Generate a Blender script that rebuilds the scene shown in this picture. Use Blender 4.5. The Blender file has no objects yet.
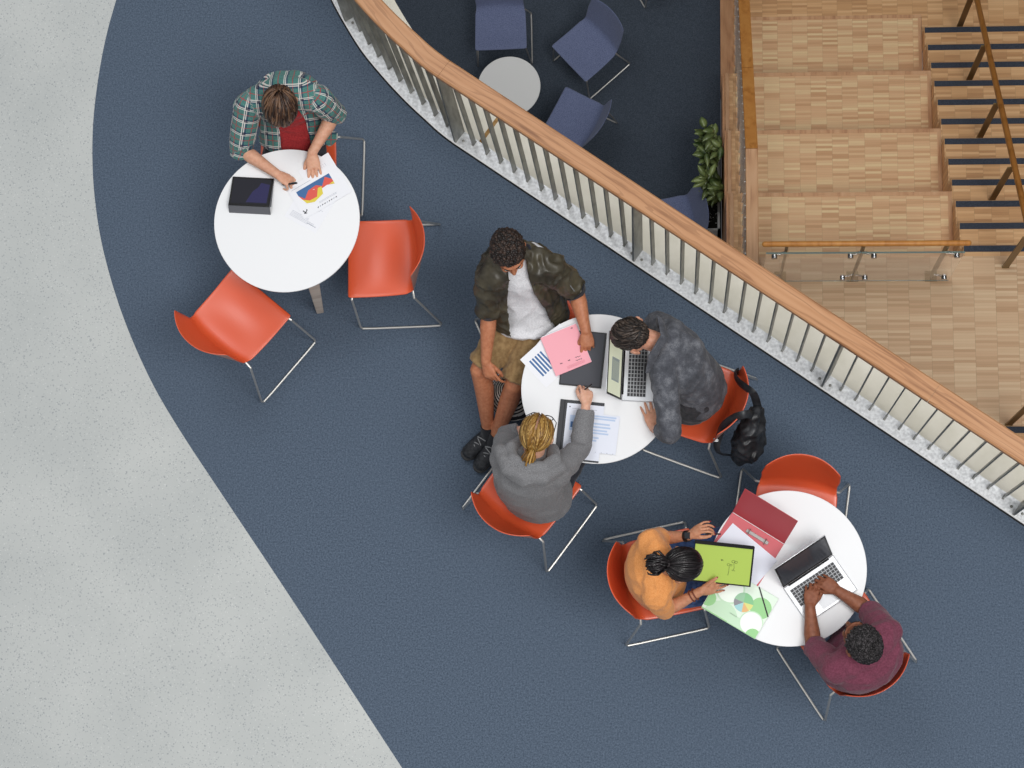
import bpy, bmesh, math, random
import numpy as np
from mathutils import Vector, Matrix, noise
rnd = random.Random(7)
scene = bpy.context.scene
COL = scene.collection

# ------------------------------------------------------------------ camera
FPX, CAMH = 1918.0, 10.65                    # focal length in pixels of a 1024 wide frame, height above the carpet
_n = Vector((161.0, 354.0, FPX)).normalized()         # straight down, seen from the camera
_up = Vector((0, -1, 0)); _Y = (_up - _n * _up.dot(_n)).normalized(); _Z = -_n; _X = _Y.cross(_Z)
ROT = Matrix((_X, _Y, _Z))                   # camera (x right, y down, z forward) -> world
camd = bpy.data.cameras.new('camera'); cam = bpy.data.objects.new('camera', camd); COL.objects.link(cam)
cr, cd, cf = ROT @ Vector((1, 0, 0)), ROT @ Vector((0, 1, 0)), ROT @ Vector((0, 0, 1))
cam.matrix_world = Matrix(((cr.x, -cd.x, -cf.x, 0), (cr.y, -cd.y, -cf.y, 0), (cr.z, -cd.z, -cf.z, CAMH), (0, 0, 0, 1)))
camd.sensor_width = 36; camd.lens = FPX * 36 / 1024; camd.clip_end = 100
scene.camera = cam

# ------------------------------------------------------------------ light
scene.view_settings.view_transform = 'Standard'
scene.view_settings.look = 'None'
scene.view_settings.gamma = 1.0
scene.view_settings.use_curve_mapping = False
scene.view_settings.exposure = 0.0
world = bpy.data.worlds.new('skylit atrium'); scene.world = world; world.use_nodes = True
wn, wl = world.node_tree.nodes, world.node_tree.links
bg = wn['Background']; bg.inputs['Strength'].default_value = 1.0
tc = wn.new('ShaderNodeTexCoord'); sx = wn.new('ShaderNodeSeparateXYZ'); rp = wn.new('ShaderNodeValToRGB')
wl.new(tc.outputs['Generated'], sx.inputs[0]); wl.new(sx.outputs['Z'], rp.inputs[0]); wl.new(rp.outputs[0], bg.inputs[0])
rp.color_ramp.elements[0].position = 0.0; rp.color_ramp.elements[0].color = (.16, .165, .175, 1)
rp.color_ramp.elements[1].position = 0.95; rp.color_ramp.elements[1].color = (.60, .61, .62, 1)
def area(name, loc, target, size, power, color=(1, 1, 1)):
    d = bpy.data.lights.new(name, 'AREA'); d.shape = 'RECTANGLE'; d.size, d.size_y = size; d.energy = power; d.color = color
    o = bpy.data.objects.new(name, d); COL.objects.link(o); o.location = loc
    o.rotation_euler = (Vector(target) - Vector(loc)).to_track_quat('-Z', 'Y').to_euler()
    return o
area('skylight_lamp', (3.6, -1.4, 12.5), (0.6, 1.0, 0), (6, 5), 930, (1.0, .985, .96))
area('far_skylight_lamp', (-3.9, 6.6, 15.0), (-1.6, 2.6, 0), (5, 4), 350, (.98, .99, 1.0))

# ------------------------------------------------------------------ helpers
def P(px, py, z):
    """the point at height z seen at a pixel of the 1024 x 768 frame"""
    d = ROT @ Vector((px - 512, py - 384, FPX)); t = (z - CAMH) / d.z
    return Vector((0, 0, CAMH)) + d * t
def srgb(r, g, b):
    f = lambda c: (c / 255 / 12.92) if c / 255 <= .04045 else ((c / 255 + .055) / 1.055) ** 2.4
    return (f(r), f(g), f(b), 1)
def V(*a): return Vector(a)

class NT:
    def __init__(s, mat): s.t = mat.node_tree; s.n = s.t.nodes; s.l = s.t.links; s.b = s.n['Principled BSDF']
    def node(s, typ, **kw):
        n = s.n.new(typ)
        for k, v in kw.items():
            if isinstance(k, str) and k.startswith('i_'):
                n.inputs[k[2:].replace('_', ' ')].default_value = v
            else: setattr(n, k, v)
        return n
    def link(s, a, b): s.l.new(a, b)
    def math(s, op, a, b=None):
        n = s.n.new('ShaderNodeMath'); n.operation = op
        for i, v in enumerate((a, b)):
            if v is None: continue
            if hasattr(v, 'links') or hasattr(v, 'is_output'): s.l.new(v, n.inputs[i])
            else: n.inputs[i].default_value = v
        return n.outputs[0]
    def ramp(s, fac, stops, interp='LINEAR'):
        n = s.n.new('ShaderNodeValToRGB'); n.color_ramp.interpolation = interp
        e = n.color_ramp.elements
        while len(e) < len(stops): e.new(.5)
        for el, (p, c) in zip(e, stops): el.position = p; el.color = c
        s.l.new(fac, n.inputs[0]); return n.outputs[0]
    def mix(s, fac, a, b, blend='MIX'):
        n = s.n.new('ShaderNodeMix'); n.data_type = 'RGBA'; n.blend_type = blend
        for sock, v in ((n.inputs[0], fac), (n.inputs[6], a), (n.inputs[7], b)):
            if hasattr(v, 'is_output'): s.l.new(v, sock)
            else: sock.default_value = v
        return n.outputs[2]
    def coords(s, scale=(1, 1, 1), rot=(0, 0, 0), src='Object', attr=None):
        if attr:
            t = s.n.new('ShaderNodeAttribute'); t.attribute_name = attr; o = t.outputs['Vector']
        else: o = s.n.new('ShaderNodeTexCoord').outputs[src]
        m = s.n.new('ShaderNodeMapping'); m.inputs['Scale'].default_value = scale; m.inputs['Rotation'].default_value = rot
        s.l.new(o, m.inputs['Vector']); return m.outputs[0]
    def noise(s, vec, scale, detail=2, rough=.5):
        n = s.n.new('ShaderNodeTexNoise'); n.inputs['Scale'].default_value = scale; n.inputs['Detail'].default_value = detail
        n.inputs['Roughness'].default_value = rough; s.l.new(vec, n.inputs['Vector']); return n.outputs['Fac']
    def bump(s, h, strength=.3, dist=.01):
        n = s.n.new('ShaderNodeBump'); n.inputs['Strength'].default_value = strength; n.inputs['Distance'].default_value = dist
        s.l.new(h, n.inputs['Height']); s.l.new(n.outputs[0], s.b.inputs['Normal'])
def mat(name, col, rough=.5, metal=0.0, spec=.5, trans=0.0, sheen=0.0, coat=0.0):
    m = bpy.data.materials.new(name); m.use_nodes = True; b = m.node_tree.nodes['Principled BSDF']
    b.inputs['Base Color'].default_value = col; b.inputs['Roughness'].default_value = rough
    b.inputs['Metallic'].default_value = metal; b.inputs['Specular IOR Level'].default_value = spec
    b.inputs['Transmission Weight'].default_value = trans; b.inputs['Sheen Weight'].default_value = sheen
    b.inputs['Coat Weight'].default_value = coat
    return m
def speckled(name, c1, c2, scale, rough=.6, lo=.35, hi=.65, bump=0, detail=3, spec=.3, sheen=0, stretch=(1, 1, 1)):
    """a colour wandering between c1 and c2 in a noise of the given scale"""
    m = mat(name, c1, rough, spec=spec, sheen=sheen); t = NT(m)
    f = t.noise(t.coords(stretch), scale, detail)
    t.link(t.ramp(f, [(lo, c1), (hi, c2)]), t.b.inputs['Base Color'])
    if bump: t.bump(f, bump, .004)
    return m

class MB:
    """collects shapes, links them as ONE mesh object"""
    def __init__(s): s.v = []; s.f = []; s.m = []; s.uv = {}; s.cur = 0
    def add(s, verts, faces, mi=None):
        o = len(s.v); s.v += [Vector(v) for v in verts]; mi = s.cur if mi is None else mi
        for f in faces: s.f.append([i + o for i in f]); s.m.append(mi)
        return o
    def box(s, c, size, rot=None, mi=None):
        hx, hy, hz = size[0] / 2, size[1] / 2, size[2] / 2
        vs = [Vector((x, y, z)) for x in (-hx, hx) for y in (-hy, hy) for z in (-hz, hz)]
        if rot is not None: vs = [rot @ v for v in vs]
        s.add([v + Vector(c) for v in vs], [(0, 1, 3, 2), (4, 6, 7, 5), (0, 4, 5, 1), (2, 3, 7, 6), (0, 2, 6, 4), (1, 5, 7, 3)], mi); return s
    def rings(s, rings, caps=True, closed=True, mi=None):
        n = len(rings[0]); vs = [p for r in rings for p in r]; fs = []
        for i in range(len(rings) - 1):
            for j in range(n if closed else n - 1):
                k = (j + 1) % n
                fs.append((i * n + j, i * n + k, (i + 1) * n + k, (i + 1) * n + j))
        if caps: fs.append(tuple(range(n))[::-1]); fs.append(tuple((len(rings) - 1) * n + j for j in range(n)))
        s.add(vs, fs, mi); return s
    def tube(s, pts, r, n=8, mi=None, side=None, closed=False):
        pts = [Vector(p) for p in pts]; rr = r if isinstance(r, (list, tuple)) else [r] * len(pts); R = []
        ref = None
        for i, p in enumerate(pts):
            a = pts[i - 1] if i else p; b = pts[i + 1] if i < len(pts) - 1 else p
            t = (b - a).normalized()
            if ref is None: ref = Vector(side) if side is not None else (V(0, 0, 1) if abs(t.z) < .9 else V(1, 0, 0))
            u = (ref - t * ref.dot(t))
            u = u.normalized() if u.length > 1e-6 else t.orthogonal().normalized()
            ref = u; w = t.cross(u)
            q = rr[i] if isinstance(rr[i], (tuple, list)) else (rr[i], rr[i])
            R.append([p + u * (q[0] * math.cos(2 * math.pi * k / n)) + w * (q[1] * math.sin(2 * math.pi * k / n)) for k in range(n)])
        return s.rings(R, mi=mi)
    def limb(s, pts, radii, side=None, n=16, caps=(1, 1)):
        """tapered round-ended limb; radii are numbers or (sideways, other) pairs"""
        pts = [Vector(p) for p in pts]; rad = [(q, q) if not isinstance(q, (tuple, list)) else q for q in radii]
        T = []
        for i in range(len(pts)):
            a = pts[max(i - 1, 0)]; b = pts[min(i + 1, len(pts) - 1)]; T.append((b - a).normalized())
        P_, R_, TT = list(pts), list(rad), list(T)
        if caps[0]:
            for a in (30, 60, 82):
                c, sn = math.cos(math.radians(a)), math.sin(math.radians(a)); m = min(rad[0])
                P_.insert(0, pts[0] - T[0] * m * sn); R_.insert(0, (rad[0][0] * c, rad[0][1] * c)); TT.insert(0, T[0])
        if caps[1]:
            for a in (30, 60, 82):
                c, sn = math.cos(math.radians(a)), math.sin(math.radians(a)); m = min(rad[-1])
                P_.append(pts[-1] + T[-1] * m * sn); R_.append((rad[-1][0] * c, rad[-1][1] * c)); TT.append(T[-1])
        ref = Vector(side) if side is not None else None; R = []
        for p, q, t in zip(P_, R_, TT):
            if ref is None: ref = t.orthogonal()
            u = ref - t * ref.dot(t); u = u.normalized() if u.length > 1e-5 else t.orthogonal().normalized()
            if side is None: ref = u
            w = t.cross(u)
            R.append([p + u * (q[0] * math.cos(2 * math.pi * k / n)) + w * (q[1] * math.sin(2 * math.pi * k / n)) for k in range(n)])
        return s.rings(R)
    def ball(s, c, ax, nu=20, nv=12, mi=None):
        """ellipsoid on three half axis vectors (or one radius)"""
        if not isinstance(ax, (tuple, list)): ax = (V(ax, 0, 0), V(0, ax, 0), V(0, 0, ax))
        c = Vector(c); vs = [c - ax[2]]; 
        for i in range(1, nv):
            th = -math.pi / 2 + math.pi * i / nv
            for j in range(nu):
                ph = 2 * math.pi * j / nu
                vs.append(c + ax[0] * (math.cos(th) * math.cos(ph)) + ax[1] * (math.cos(th) * math.sin(ph)) + ax[2] * math.sin(th))
        vs.append(c + ax[2]); fs = []; last = len(vs) - 1
        for j in range(nu): fs.append((0, 1 + (j + 1) % nu, 1 + j)); fs.append((last, last - nu + j, last - nu + (j + 1) % nu))
        for i in range(nv - 2):
            for j in range(nu):
                k = (j + 1) % nu; fs.append((1 + i * nu + j, 1 + i * nu + k, 1 + (i + 1) * nu + k, 1 + (i + 1) * nu + j))
        s.add(vs, fs, mi); return s
    def prism(s, poly, z0, z1, mi=None):
        n = len(poly); vs = [V(p[0], p[1], z0) for p in poly] + [V(p[0], p[1], z1) for p in poly]
        s.add(vs, [tuple(range(n))[::-1], tuple(range(n, 2 * n))] + [(i, (i + 1) % n, n + (i + 1) % n, n + i) for i in range(n)], mi); return s
    def lathe(s, prof, n=48, mi=None, c=(0, 0, 0)):
        s.rings([[V(c[0] + r * math.cos(2 * math.pi * k / n), c[1] + r * math.sin(2 * math.pi * k / n), c[2] + z) for k in range(n)] for r, z in prof], mi=mi); return s
    def flat(s, poly, z, mi):
        s.add([V(p[0], p[1], z) for p in poly], [tuple(range(len(poly)))], mi); return s
    def stroke(s, pts, w, z, mi):
        """ink line of width w drawn on the plane z"""
        L, R = [], []
        for i, p in enumerate(pts):
            a = Vector(pts[max(i - 1, 0)]).to_2d(); b = Vector(pts[min(i + 1, len(pts) - 1)]).to_2d(); t = (b - a)
            t = t.normalized() if t.length > 1e-9 else V(1, 0).to_2d(); q = Vector((-t.y, t.x)) * w / 2
            L.append((p[0] + q.x, p[1] + q.y, z)); R.append((p[0] - q.x, p[1] - q.y, z))
        n = len(pts); s.add(L + R, [(n + i, n + i + 1, i + 1, i) for i in range(n - 1)], mi); return s
    def mesh(s, name):
        me = bpy.data.meshes.new(name); me.from_pydata([tuple(v) for v in s.v], [], s.f)
        me.polygons.foreach_set('material_index', s.m); me.update(); return me
    def build(s, name, mats, parent=None, smooth=True, angle=40, bevel=0, org=None, segs=2):
        if org is not None: s.v = [v - Vector(org) for v in s.v]
        me = s.mesh(name)
        bm = bmesh.new(); bm.from_mesh(me); bmesh.ops.recalc_face_normals(bm, faces=bm.faces); bm.to_mesh(me); bm.free()
        return link(name, me, mats, parent, smooth, angle, bevel, segs)
def link(name, me, mats, parent=None, smooth=True, angle=40, bevel=0, segs=2):
    for m in (mats if isinstance(mats, (list, tuple)) else [mats]): me.materials.append(m)
    o = bpy.data.objects.new(name, me); COL.objects.link(o)
    if parent is not None: o.parent = parent
    if smooth:
        me.polygons.foreach_set('use_smooth', [True] * len(me.polygons))
        if angle < 180: me.set_sharp_from_angle(angle=math.radians(angle))
    if bevel:
        b = o.modifiers.new('bevel', 'BEVEL'); b.width = bevel; b.segments = segs; b.limit_method = 'ANGLE'; b.angle_limit = math.radians(40)
    return o
def thing(name, label, cat, loc=(0, 0, 0), rz=0.0, group=None, rot=None):
    o = bpy.data.objects.new(name, None); COL.objects.link(o); o.empty_display_size = .1
    o.location = loc; o.rotation_euler = rot if rot is not None else (0, 0, rz); return tag(o, label, cat, group)
def tag(o, label, cat, group=None, kind=None):
    o['label'] = label; o['category'] = cat
    if group: o['group'] = group
    if kind: o['kind'] = kind
    return o
def struct(o, label=None, cat=None):
    o['kind'] = 'structure'
    if label: o['label'] = label
    if cat: o['category'] = cat
    return o
def copy_tree(o, parent=None):
    c = o.copy(); COL.objects.link(c)
    if parent is not None: c.parent = parent
    for ch in list(o.children): copy_tree(ch, c)
    return c
def melt(name, mb, voxel, smooth=2, disp=None, cut=None, solidify=0):
    """one continuous surface out of the overlapping shapes of mb (voxel remesh), relaxed, creased, opened"""
    me = mb.mesh(name + '_raw'); o = bpy.data.objects.new('raw', me); COL.objects.link(o)
    m = o.modifiers.new('r', 'REMESH'); m.mode = 'VOXEL'; m.voxel_size = voxel; m.use_smooth_shade = True
    if smooth:
        q = o.modifiers.new('s', 'SMOOTH'); q.factor = .5; q.iterations = smooth
    dg = bpy.context.evaluated_depsgraph_get(); ev = o.evaluated_get(dg)
    out = bpy.data.meshes.new_from_object(ev); out.name = name
    bpy.data.objects.remove(o); bpy.data.meshes.remove(me); out.materials.clear()
    if disp:
        nv = len(out.vertices); co = np.empty(nv * 3); no = np.empty(nv * 3)
        out.vertices.foreach_get('co', co); out.vertex_normals.foreach_get('vector', no)
        co = co.reshape(-1, 3); no = no.reshape(-1, 3)
        d = np.array([disp(Vector(c)) for c in co]); co = co + no * d[:, None]
        out.vertices.foreach_set('co', co.ravel()); out.update()
    if cut:
        bm = bmesh.new(); bm.from_mesh(out)
        bmesh.ops.delete(bm, geom=[f for f in bm.faces if cut(f.calc_center_median())], context='FACES')
        bmesh.ops.delete(bm, geom=[v for v in bm.verts if not v.link_faces], context='VERTS')
        for _ in range(14):                       # even out the cut edge
            nb = {v: [e.other_vert(v).co.copy() for e in v.link_edges if e.is_boundary] for v in bm.verts if v.is_boundary}
            for v, l in nb.items():
                if len(l) == 2: v.co = v.co * .4 + (l[0] + l[1]) * .3
        bm.to_mesh(out); bm.free()
    return out
def folds(amp, scale, stretch=(1, 1, 1), seed=0.0, fine=.25):
    def d(c):
        q = Vector((c.x * stretch[0] * scale + seed, c.y * stretch[1] * scale + seed * .7, c.z * stretch[2] * scale - seed))
        w = noise.noise_vector(q * .5) * .8
        a = 1 - abs(noise.noise(q + w)) * 2.2
        return amp * (a - .45) + amp * fine * noise.noise(q * 3.1)
    return d
# ------------------------------------------------------------------ materials of the place
def carpet_mat(name, lo, hi):
    m = mat(name, lo, .95, spec=.1); t = NT(m); c = t.coords()
    f = t.noise(c, 105, 2, .7); g = t.noise(c, 330, 2, .6); h = t.math('ADD', t.math('MULTIPLY', f, .55), t.math('MULTIPLY', g, .45))
    t.link(t.ramp(h, [(.36, lo), (.64, hi)]), t.b.inputs['Base Color']); t.bump(h, .5, .004); return m
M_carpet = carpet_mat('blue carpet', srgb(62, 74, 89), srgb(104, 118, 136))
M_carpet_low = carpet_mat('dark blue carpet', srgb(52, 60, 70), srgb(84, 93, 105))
def terrazzo():
    m = mat('pale terrazzo', srgb(192, 196, 194), .45, spec=.35); t = NT(m); c = t.coords()
    base = t.ramp(t.noise(c, 1.4, 3), [(.3, srgb(184, 188, 187)), (.7, srgb(198, 201, 199))])
    for sc, thr, colr in ((52, .115, srgb(124, 130, 138)), (64, .10, srgb(222, 224, 222)), (90, .14, srgb(136, 142, 148))):
        v = t.node('ShaderNodeTexVoronoi'); v.inputs['Scale'].default_value = sc; t.link(c, v.inputs['Vector'])
        wn_ = t.node('ShaderNodeTexWhiteNoise'); t.link(v.outputs['Position'], wn_.inputs['Vector'])
        pick = t.math('MULTIPLY', t.math('LESS_THAN', v.outputs['Distance'], thr * 2.0), t.math('GREATER_THAN', wn_.outputs['Value'], .55))
        base = t.mix(t.math('MULTIPLY', pick, .5), base, colr)
    t.link(base, t.b.inputs['Base Color']); return m
M_terrazzo = terrazzo()
def parquet(name, cell=.178, strip=.0235, stops=None):
    """finger parquet: columns of thin strips lying across"""
    m = mat(name, srgb(200, 165, 120), .42, spec=.4); t = NT(m); c = t.coords()
    s = t.node('ShaderNodeSeparateXYZ'); t.link(c, s.inputs[0])
    cx = t.math('FLOOR', t.math('DIVIDE', s.outputs[0], cell))
    w1 = t.node('ShaderNodeTexWhiteNoise', noise_dimensions='1D'); t.link(cx, w1.inputs['W'])
    ry = t.math('ADD', t.math('DIVIDE', s.outputs[1], strip), w1.outputs['Value']); cy = t.math('FLOOR', ry)
    blk = t.math('FLOOR', t.math('DIVIDE', cy, 7.0))
    v = t.node('ShaderNodeCombineXYZ'); t.link(cx, v.inputs[0]); t.link(cy, v.inputs[1])
    w2 = t.node('ShaderNodeTexWhiteNoise', noise_dimensions='2D'); t.link(v.outputs[0], w2.inputs['Vector'])
    v3 = t.node('ShaderNodeCombineXYZ'); t.link(cx, v3.inputs[0]); t.link(blk, v3.inputs[1])
    w3 = t.node('ShaderNodeTexWhiteNoise', noise_dimensions='2D'); t.link(v3.outputs[0], w3.inputs['Vector'])
    val = t.math('ADD', t.math('MULTIPLY', w2.outputs['Value'], .97), t.math('MULTIPLY', w3.outputs['Value'], .03))
    g = t.noise(t.coords((3, 60, 3)), 3, 3)
    val = t.math('ADD', t.math('MULTIPLY', val, .8), t.math('MULTIPLY', g, .22))
    col = t.ramp(val, stops or [(.05, srgb(204, 158, 112)), (.4, srgb(226, 184, 138)), (.7, srgb(234, 196, 150)), (1, srgb(246, 214, 168))])
    fr = t.math('FRACT', t.math('DIVIDE', s.outputs[0], cell)); fy = t.math('FRACT', ry)
    seam = t.math('MAXIMUM', t.math('LESS_THAN', fr, .012), t.math('MULTIPLY', t.math('LESS_THAN', fy, .06), .45))
    col = t.mix(t.math('MULTIPLY', seam, .45), col, srgb(120, 88, 60))
    t.link(col, t.b.inputs['Base Color']); return m
M_parquet = parquet('finger parquet', .165, .021, [(.05, srgb(198, 158, 120)), (.4, srgb(216, 178, 140)), (.7, srgb(222, 188, 150)), (1, srgb(234, 204, 166))])
M_parquet_seat = parquet('finger parquet of the seating steps', .135, .021, [(.05, srgb(202, 154, 110)), (.4, srgb(224, 180, 136)), (.7, srgb(230, 194, 148)), (1, srgb(242, 216, 166))])
M_parquet_step = parquet('finger parquet of the steps', .135, .021, stops=[(.05, srgb(186, 138, 92)), (.4, srgb(212, 164, 114)), (.7, srgb(222, 176, 126)), (1, srgb(236, 194, 144))])
def wood(name, c1, c2, c3, attr='uvw', rough=.38, along=1.6, across=26):
    m = mat(name, c2, rough, spec=.4); t = NT(m); c = t.coords((along, across, across), attr=attr) if attr else t.coords((across, along, across))
    f = t.noise(c, 1.0, 5, .6)
    w = t.node('ShaderNodeTexWave', wave_type='BANDS', bands_direction='Y'); t.link(c, w.inputs['Vector'])
    w.inputs['Scale'].default_value = .55; w.inputs['Distortion'].default_value = 7; w.inputs['Detail'].default_value = 3; w.inputs['Detail Scale'].default_value = .9
    h = t.math('ADD', t.math('MULTIPLY', f, .78), t.math('MULTIPLY', w.outputs['Fac'], .22))
    col = t.ramp(h, [(.24, c1), (.42, c2), (.8, c3)])
    if attr:
        s = t.node('ShaderNodeSeparateXYZ'); t.link(t.coords(attr=attr), s.inputs[0]); n2 = t.noise(t.coords((.9, 7, 7), attr=attr), 1.0, 3)
        ph = t.math('FRACT', t.math('ADD', t.math('MULTIPLY', s.outputs[1], 34), t.math('MULTIPLY', n2, 7)))
        ln = t.math('MULTIPLY', t.math('LESS_THAN', ph, .17), t.noise(t.coords((3, 60, 60), attr=attr), 1.0, 2)); col = t.mix(t.math('MULTIPLY', ln, .75), col, c1)
    t.link(col, t.b.inputs['Base Color']); return m
M_oak = wood('oiled oak', srgb(134, 90, 58), srgb(182, 132, 92), srgb(196, 148, 108), along=2.2, across=16)
M_oak_pale = wood('pale oak', srgb(178, 126, 88), srgb(206, 158, 116), srgb(220, 176, 136), attr=None)
M_oak_amber = wood('amber oak', srgb(184, 118, 54), srgb(208, 140, 70), srgb(220, 156, 84), attr=None)
M_oak_red = wood('reddish oak', srgb(150, 98, 62), srgb(196, 142, 98), srgb(212, 160, 116), attr=None)
M_rail_dark = wood('dark oiled rail', srgb(128, 80, 30), srgb(160, 104, 46), srgb(176, 118, 58), attr=None)
M_galv = speckled('galvanised steel', srgb(204, 206, 208), srgb(240, 242, 244), 60, .38, .35, .65, detail=5, spec=.5)
NT(M_galv).b.inputs['Metallic'].default_value = .25
M_bar = speckled('brushed steel bar', srgb(120, 121, 116), srgb(158, 158, 152), 30, .4, stretch=(1, 1, .2)); M_bar.node_tree.nodes['Principled BSDF'].inputs['Metallic'].default_value = .5
M_ledge = speckled('cream render', srgb(224, 219, 203), srgb(238, 233, 219), 6, .8, detail=5)
M_black = mat('black gap', srgb(18, 19, 21), .8)
M_edge = mat('highlit metal edge', srgb(240, 240, 240), .4)  # near white: the highlight along the upstand is put into its colour
M_rust = speckled('rusty joint', srgb(150, 112, 62), srgb(186, 150, 98), 40, .7)
M_wall = mat('grey wall', srgb(120, 120, 118), .9)
M_nosing = speckled('dark blue stair nosing', srgb(50, 55, 66), srgb(68, 75, 88), 120, .8)
M_brass = mat('bronze post', srgb(128, 104, 62), .4, .55)
M_steel = mat('polished steel', srgb(176, 178, 180), .22, .9)
M_glass = mat('clear glass', (1, 1, 1, 1), .02, trans=1.0)
M_glass_edge = mat('green glass edge', srgb(150, 176, 170), .2, trans=.4)

# ------------------------------------------------------------------ balustrade line (world metres)
BASE = [V(*p) for p in ((-2.16, 4.78), (-2.09, 4.45), (-2.017, 4.275), (-1.928, 4.112), (-1.826, 3.95), (-1.709, 3.804), (-1.587, 3.668), (-1.454, 3.538), (-1.269, 3.378))]
D_ = V(.822, -.569).normalized()
def catmull(pts, n):
    out = []
    for i in range(len(pts) - 1):
        a, b, c, d = pts[max(i - 1, 0)], pts[i], pts[i + 1], pts[min(i + 2, len(pts) - 1)]
        for k in range(n):
            t = k / n; out.append(.5 * ((2 * b) + (c - a) * t + (2 * a - 5 * b + 4 * c - d) * t * t + (3 * b - a - 3 * c + d) * t ** 3))
    out.append(pts[-1]); return out
LINE = catmull(BASE + [BASE[-1] + D_ * .6], 8)[:-8] + [BASE[-1] + D_ * s for s in (.05, .5, 1.262, 2.0, 2.541, 3.2, 3.794, 4.4, 5.07, 5.6)]
def resample(pts, step):
    out = [pts[0]]; acc = 0
    for a, b in zip(pts[:-1], pts[1:]):
        L = (b - a).length; n = max(1, int(round(L / step)))
        for k in range(1, n + 1): out.append(a + (b - a) * k / n)
    return out
LINE = resample(LINE, .06)
CUM = [0.0]
for a, b in zip(LINE[:-1], LINE[1:]): CUM.append(CUM[-1] + (b - a).length)
def at_s(s):
    for i in range(len(LINE) - 1):
        if CUM[i + 1] >= s or i == len(LINE) - 2:
            t = (s - CUM[i]) / (CUM[i + 1] - CUM[i]); p = LINE[i].lerp(LINE[i + 1], t)
            a, b = LINE[max(i - 1, 0)], LINE[min(i + 2, len(LINE) - 1)]; d = (b - a).normalized(); return p, d, V(-d.y, d.x)
def s_of(p):
    return min(((CUM[i] + (p - q).dot((LINE[min(i + 1, len(LINE) - 1)] - q).normalized() if i < len(LINE) - 1 else V(0, 0)), (p - q).length) for i, q in enumerate(LINE)), key=lambda x: x[1])[0]
def normals():
    out = []
    for i, p in enumerate(LINE):
        a, b = LINE[max(i - 1, 0)], LINE[min(i + 1, len(LINE) - 1)]; d = (b - a).normalized(); out.append(V(-d.y, d.x))
    return out
NRM = normals()
def strip(mb, o0, o1, z0, z1, mi=None):
    R = []
    for p, n in zip(LINE, NRM):
        a, b = p + n * o0, p + n * o1; R.append([V(a.x, a.y, z0), V(b.x, b.y, z0), V(b.x, b.y, z1), V(a.x, a.y, z1)])
    mb.rings(R, mi=mi)

# upper floor: blue carpet slab and pale terrazzo
CURVE = [V(*p) for p in ((-2.95, 5.6), (-3.17, 4.9), (-3.324, 4.298), (-3.385, 3.992), (-3.418, 3.66), (-3.419, 3.386), (-3.39, 3.089), (-3.319, 2.755), (-3.185, 2.37), (-3.006, 1.997), (-2.814, 1.691), (-2.529, 1.29), (-2.149, .761), (-1.482, -.184), (-.55, -1.5))]
CV = catmull(CURVE, 6)
edge = [p for p in LINE]
f = MB(); f.prism([(p.x, p.y) for p in CV] + [(edge[-1].x, -1.5)] + [(p.x, p.y) for p in edge[::-1]] + [(-2.2, 5.6)], -.35, 0)
struct(f.build('floor', M_carpet, smooth=False), 'dark blue carpet of the upper gallery floor', 'floor')
f = MB(); f.prism([(p.x, p.y) for p in CV[::-1]] + [(-7, 5.6), (-7, -1.5)], -.35, 0.0005)
struct(f.build('floor_terrazzo', M_terrazzo, smooth=False), 'pale speckled terrazzo floor left of the blue carpet', 'floor')
# lower floor: dark carpet left of the seating steps, parquet right of it
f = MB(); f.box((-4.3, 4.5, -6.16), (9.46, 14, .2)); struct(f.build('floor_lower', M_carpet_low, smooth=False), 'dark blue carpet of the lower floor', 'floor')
f = MB(); f.box((1.335, 8.98, -6.16), (1.81, 5.04, .2)); f.box((4.335, 8.85, -6.16), (4.19, 5.3, .2)); struct(f.build('floor_parquet', M_parquet_step, smooth=False), 'finger parquet floor at the foot of the stairs', 'floor')
LAND_Y, LAND_Z, RISE, GO = 3.70, -4.0, .1716, .2272
f = MB(); f.box((3.54, 1.6, -5.03), (5.78, 4.2, 2.06)); struct(f.build('floor_landing', M_parquet, smooth=False), 'finger parquet landing at the head of the stairs', 'floor')
# far enclosing walls, outside the frame
for nm, c, s in (('wall_back', (0, 11.6, -1.5), (14, .2, 9.4)), ('wall_right', (6.5, 5, -1.5), (.2, 13.4, 9.4)), ('wall_left', (-9, 5, -3.3), (.2, 13.4, 5.8))):
    f = MB(); f.box(c, s); struct(f.build(nm, M_wall, smooth=False))
# cream ledge outside the balustrade
f = MB(); strip(f, .092, .34, -.45, -.22); struct(f.build('trim_1', M_ledge), 'cream ledge outside the balustrade', 'ledge')
p, d, n = at_s(s_of(V(-1.19, 3.38)))
f = MB(); c = p + n * .215
f.box((c.x, c.y, -.2185), (.022, .24, .003), Matrix.Rotation(math.atan2(n.y, n.x) - math.pi / 2, 3, 'Z'))
tag(f.build('joint_strip', M_rust), 'rusty brown joint strip across the cream ledge', 'strip')

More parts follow.
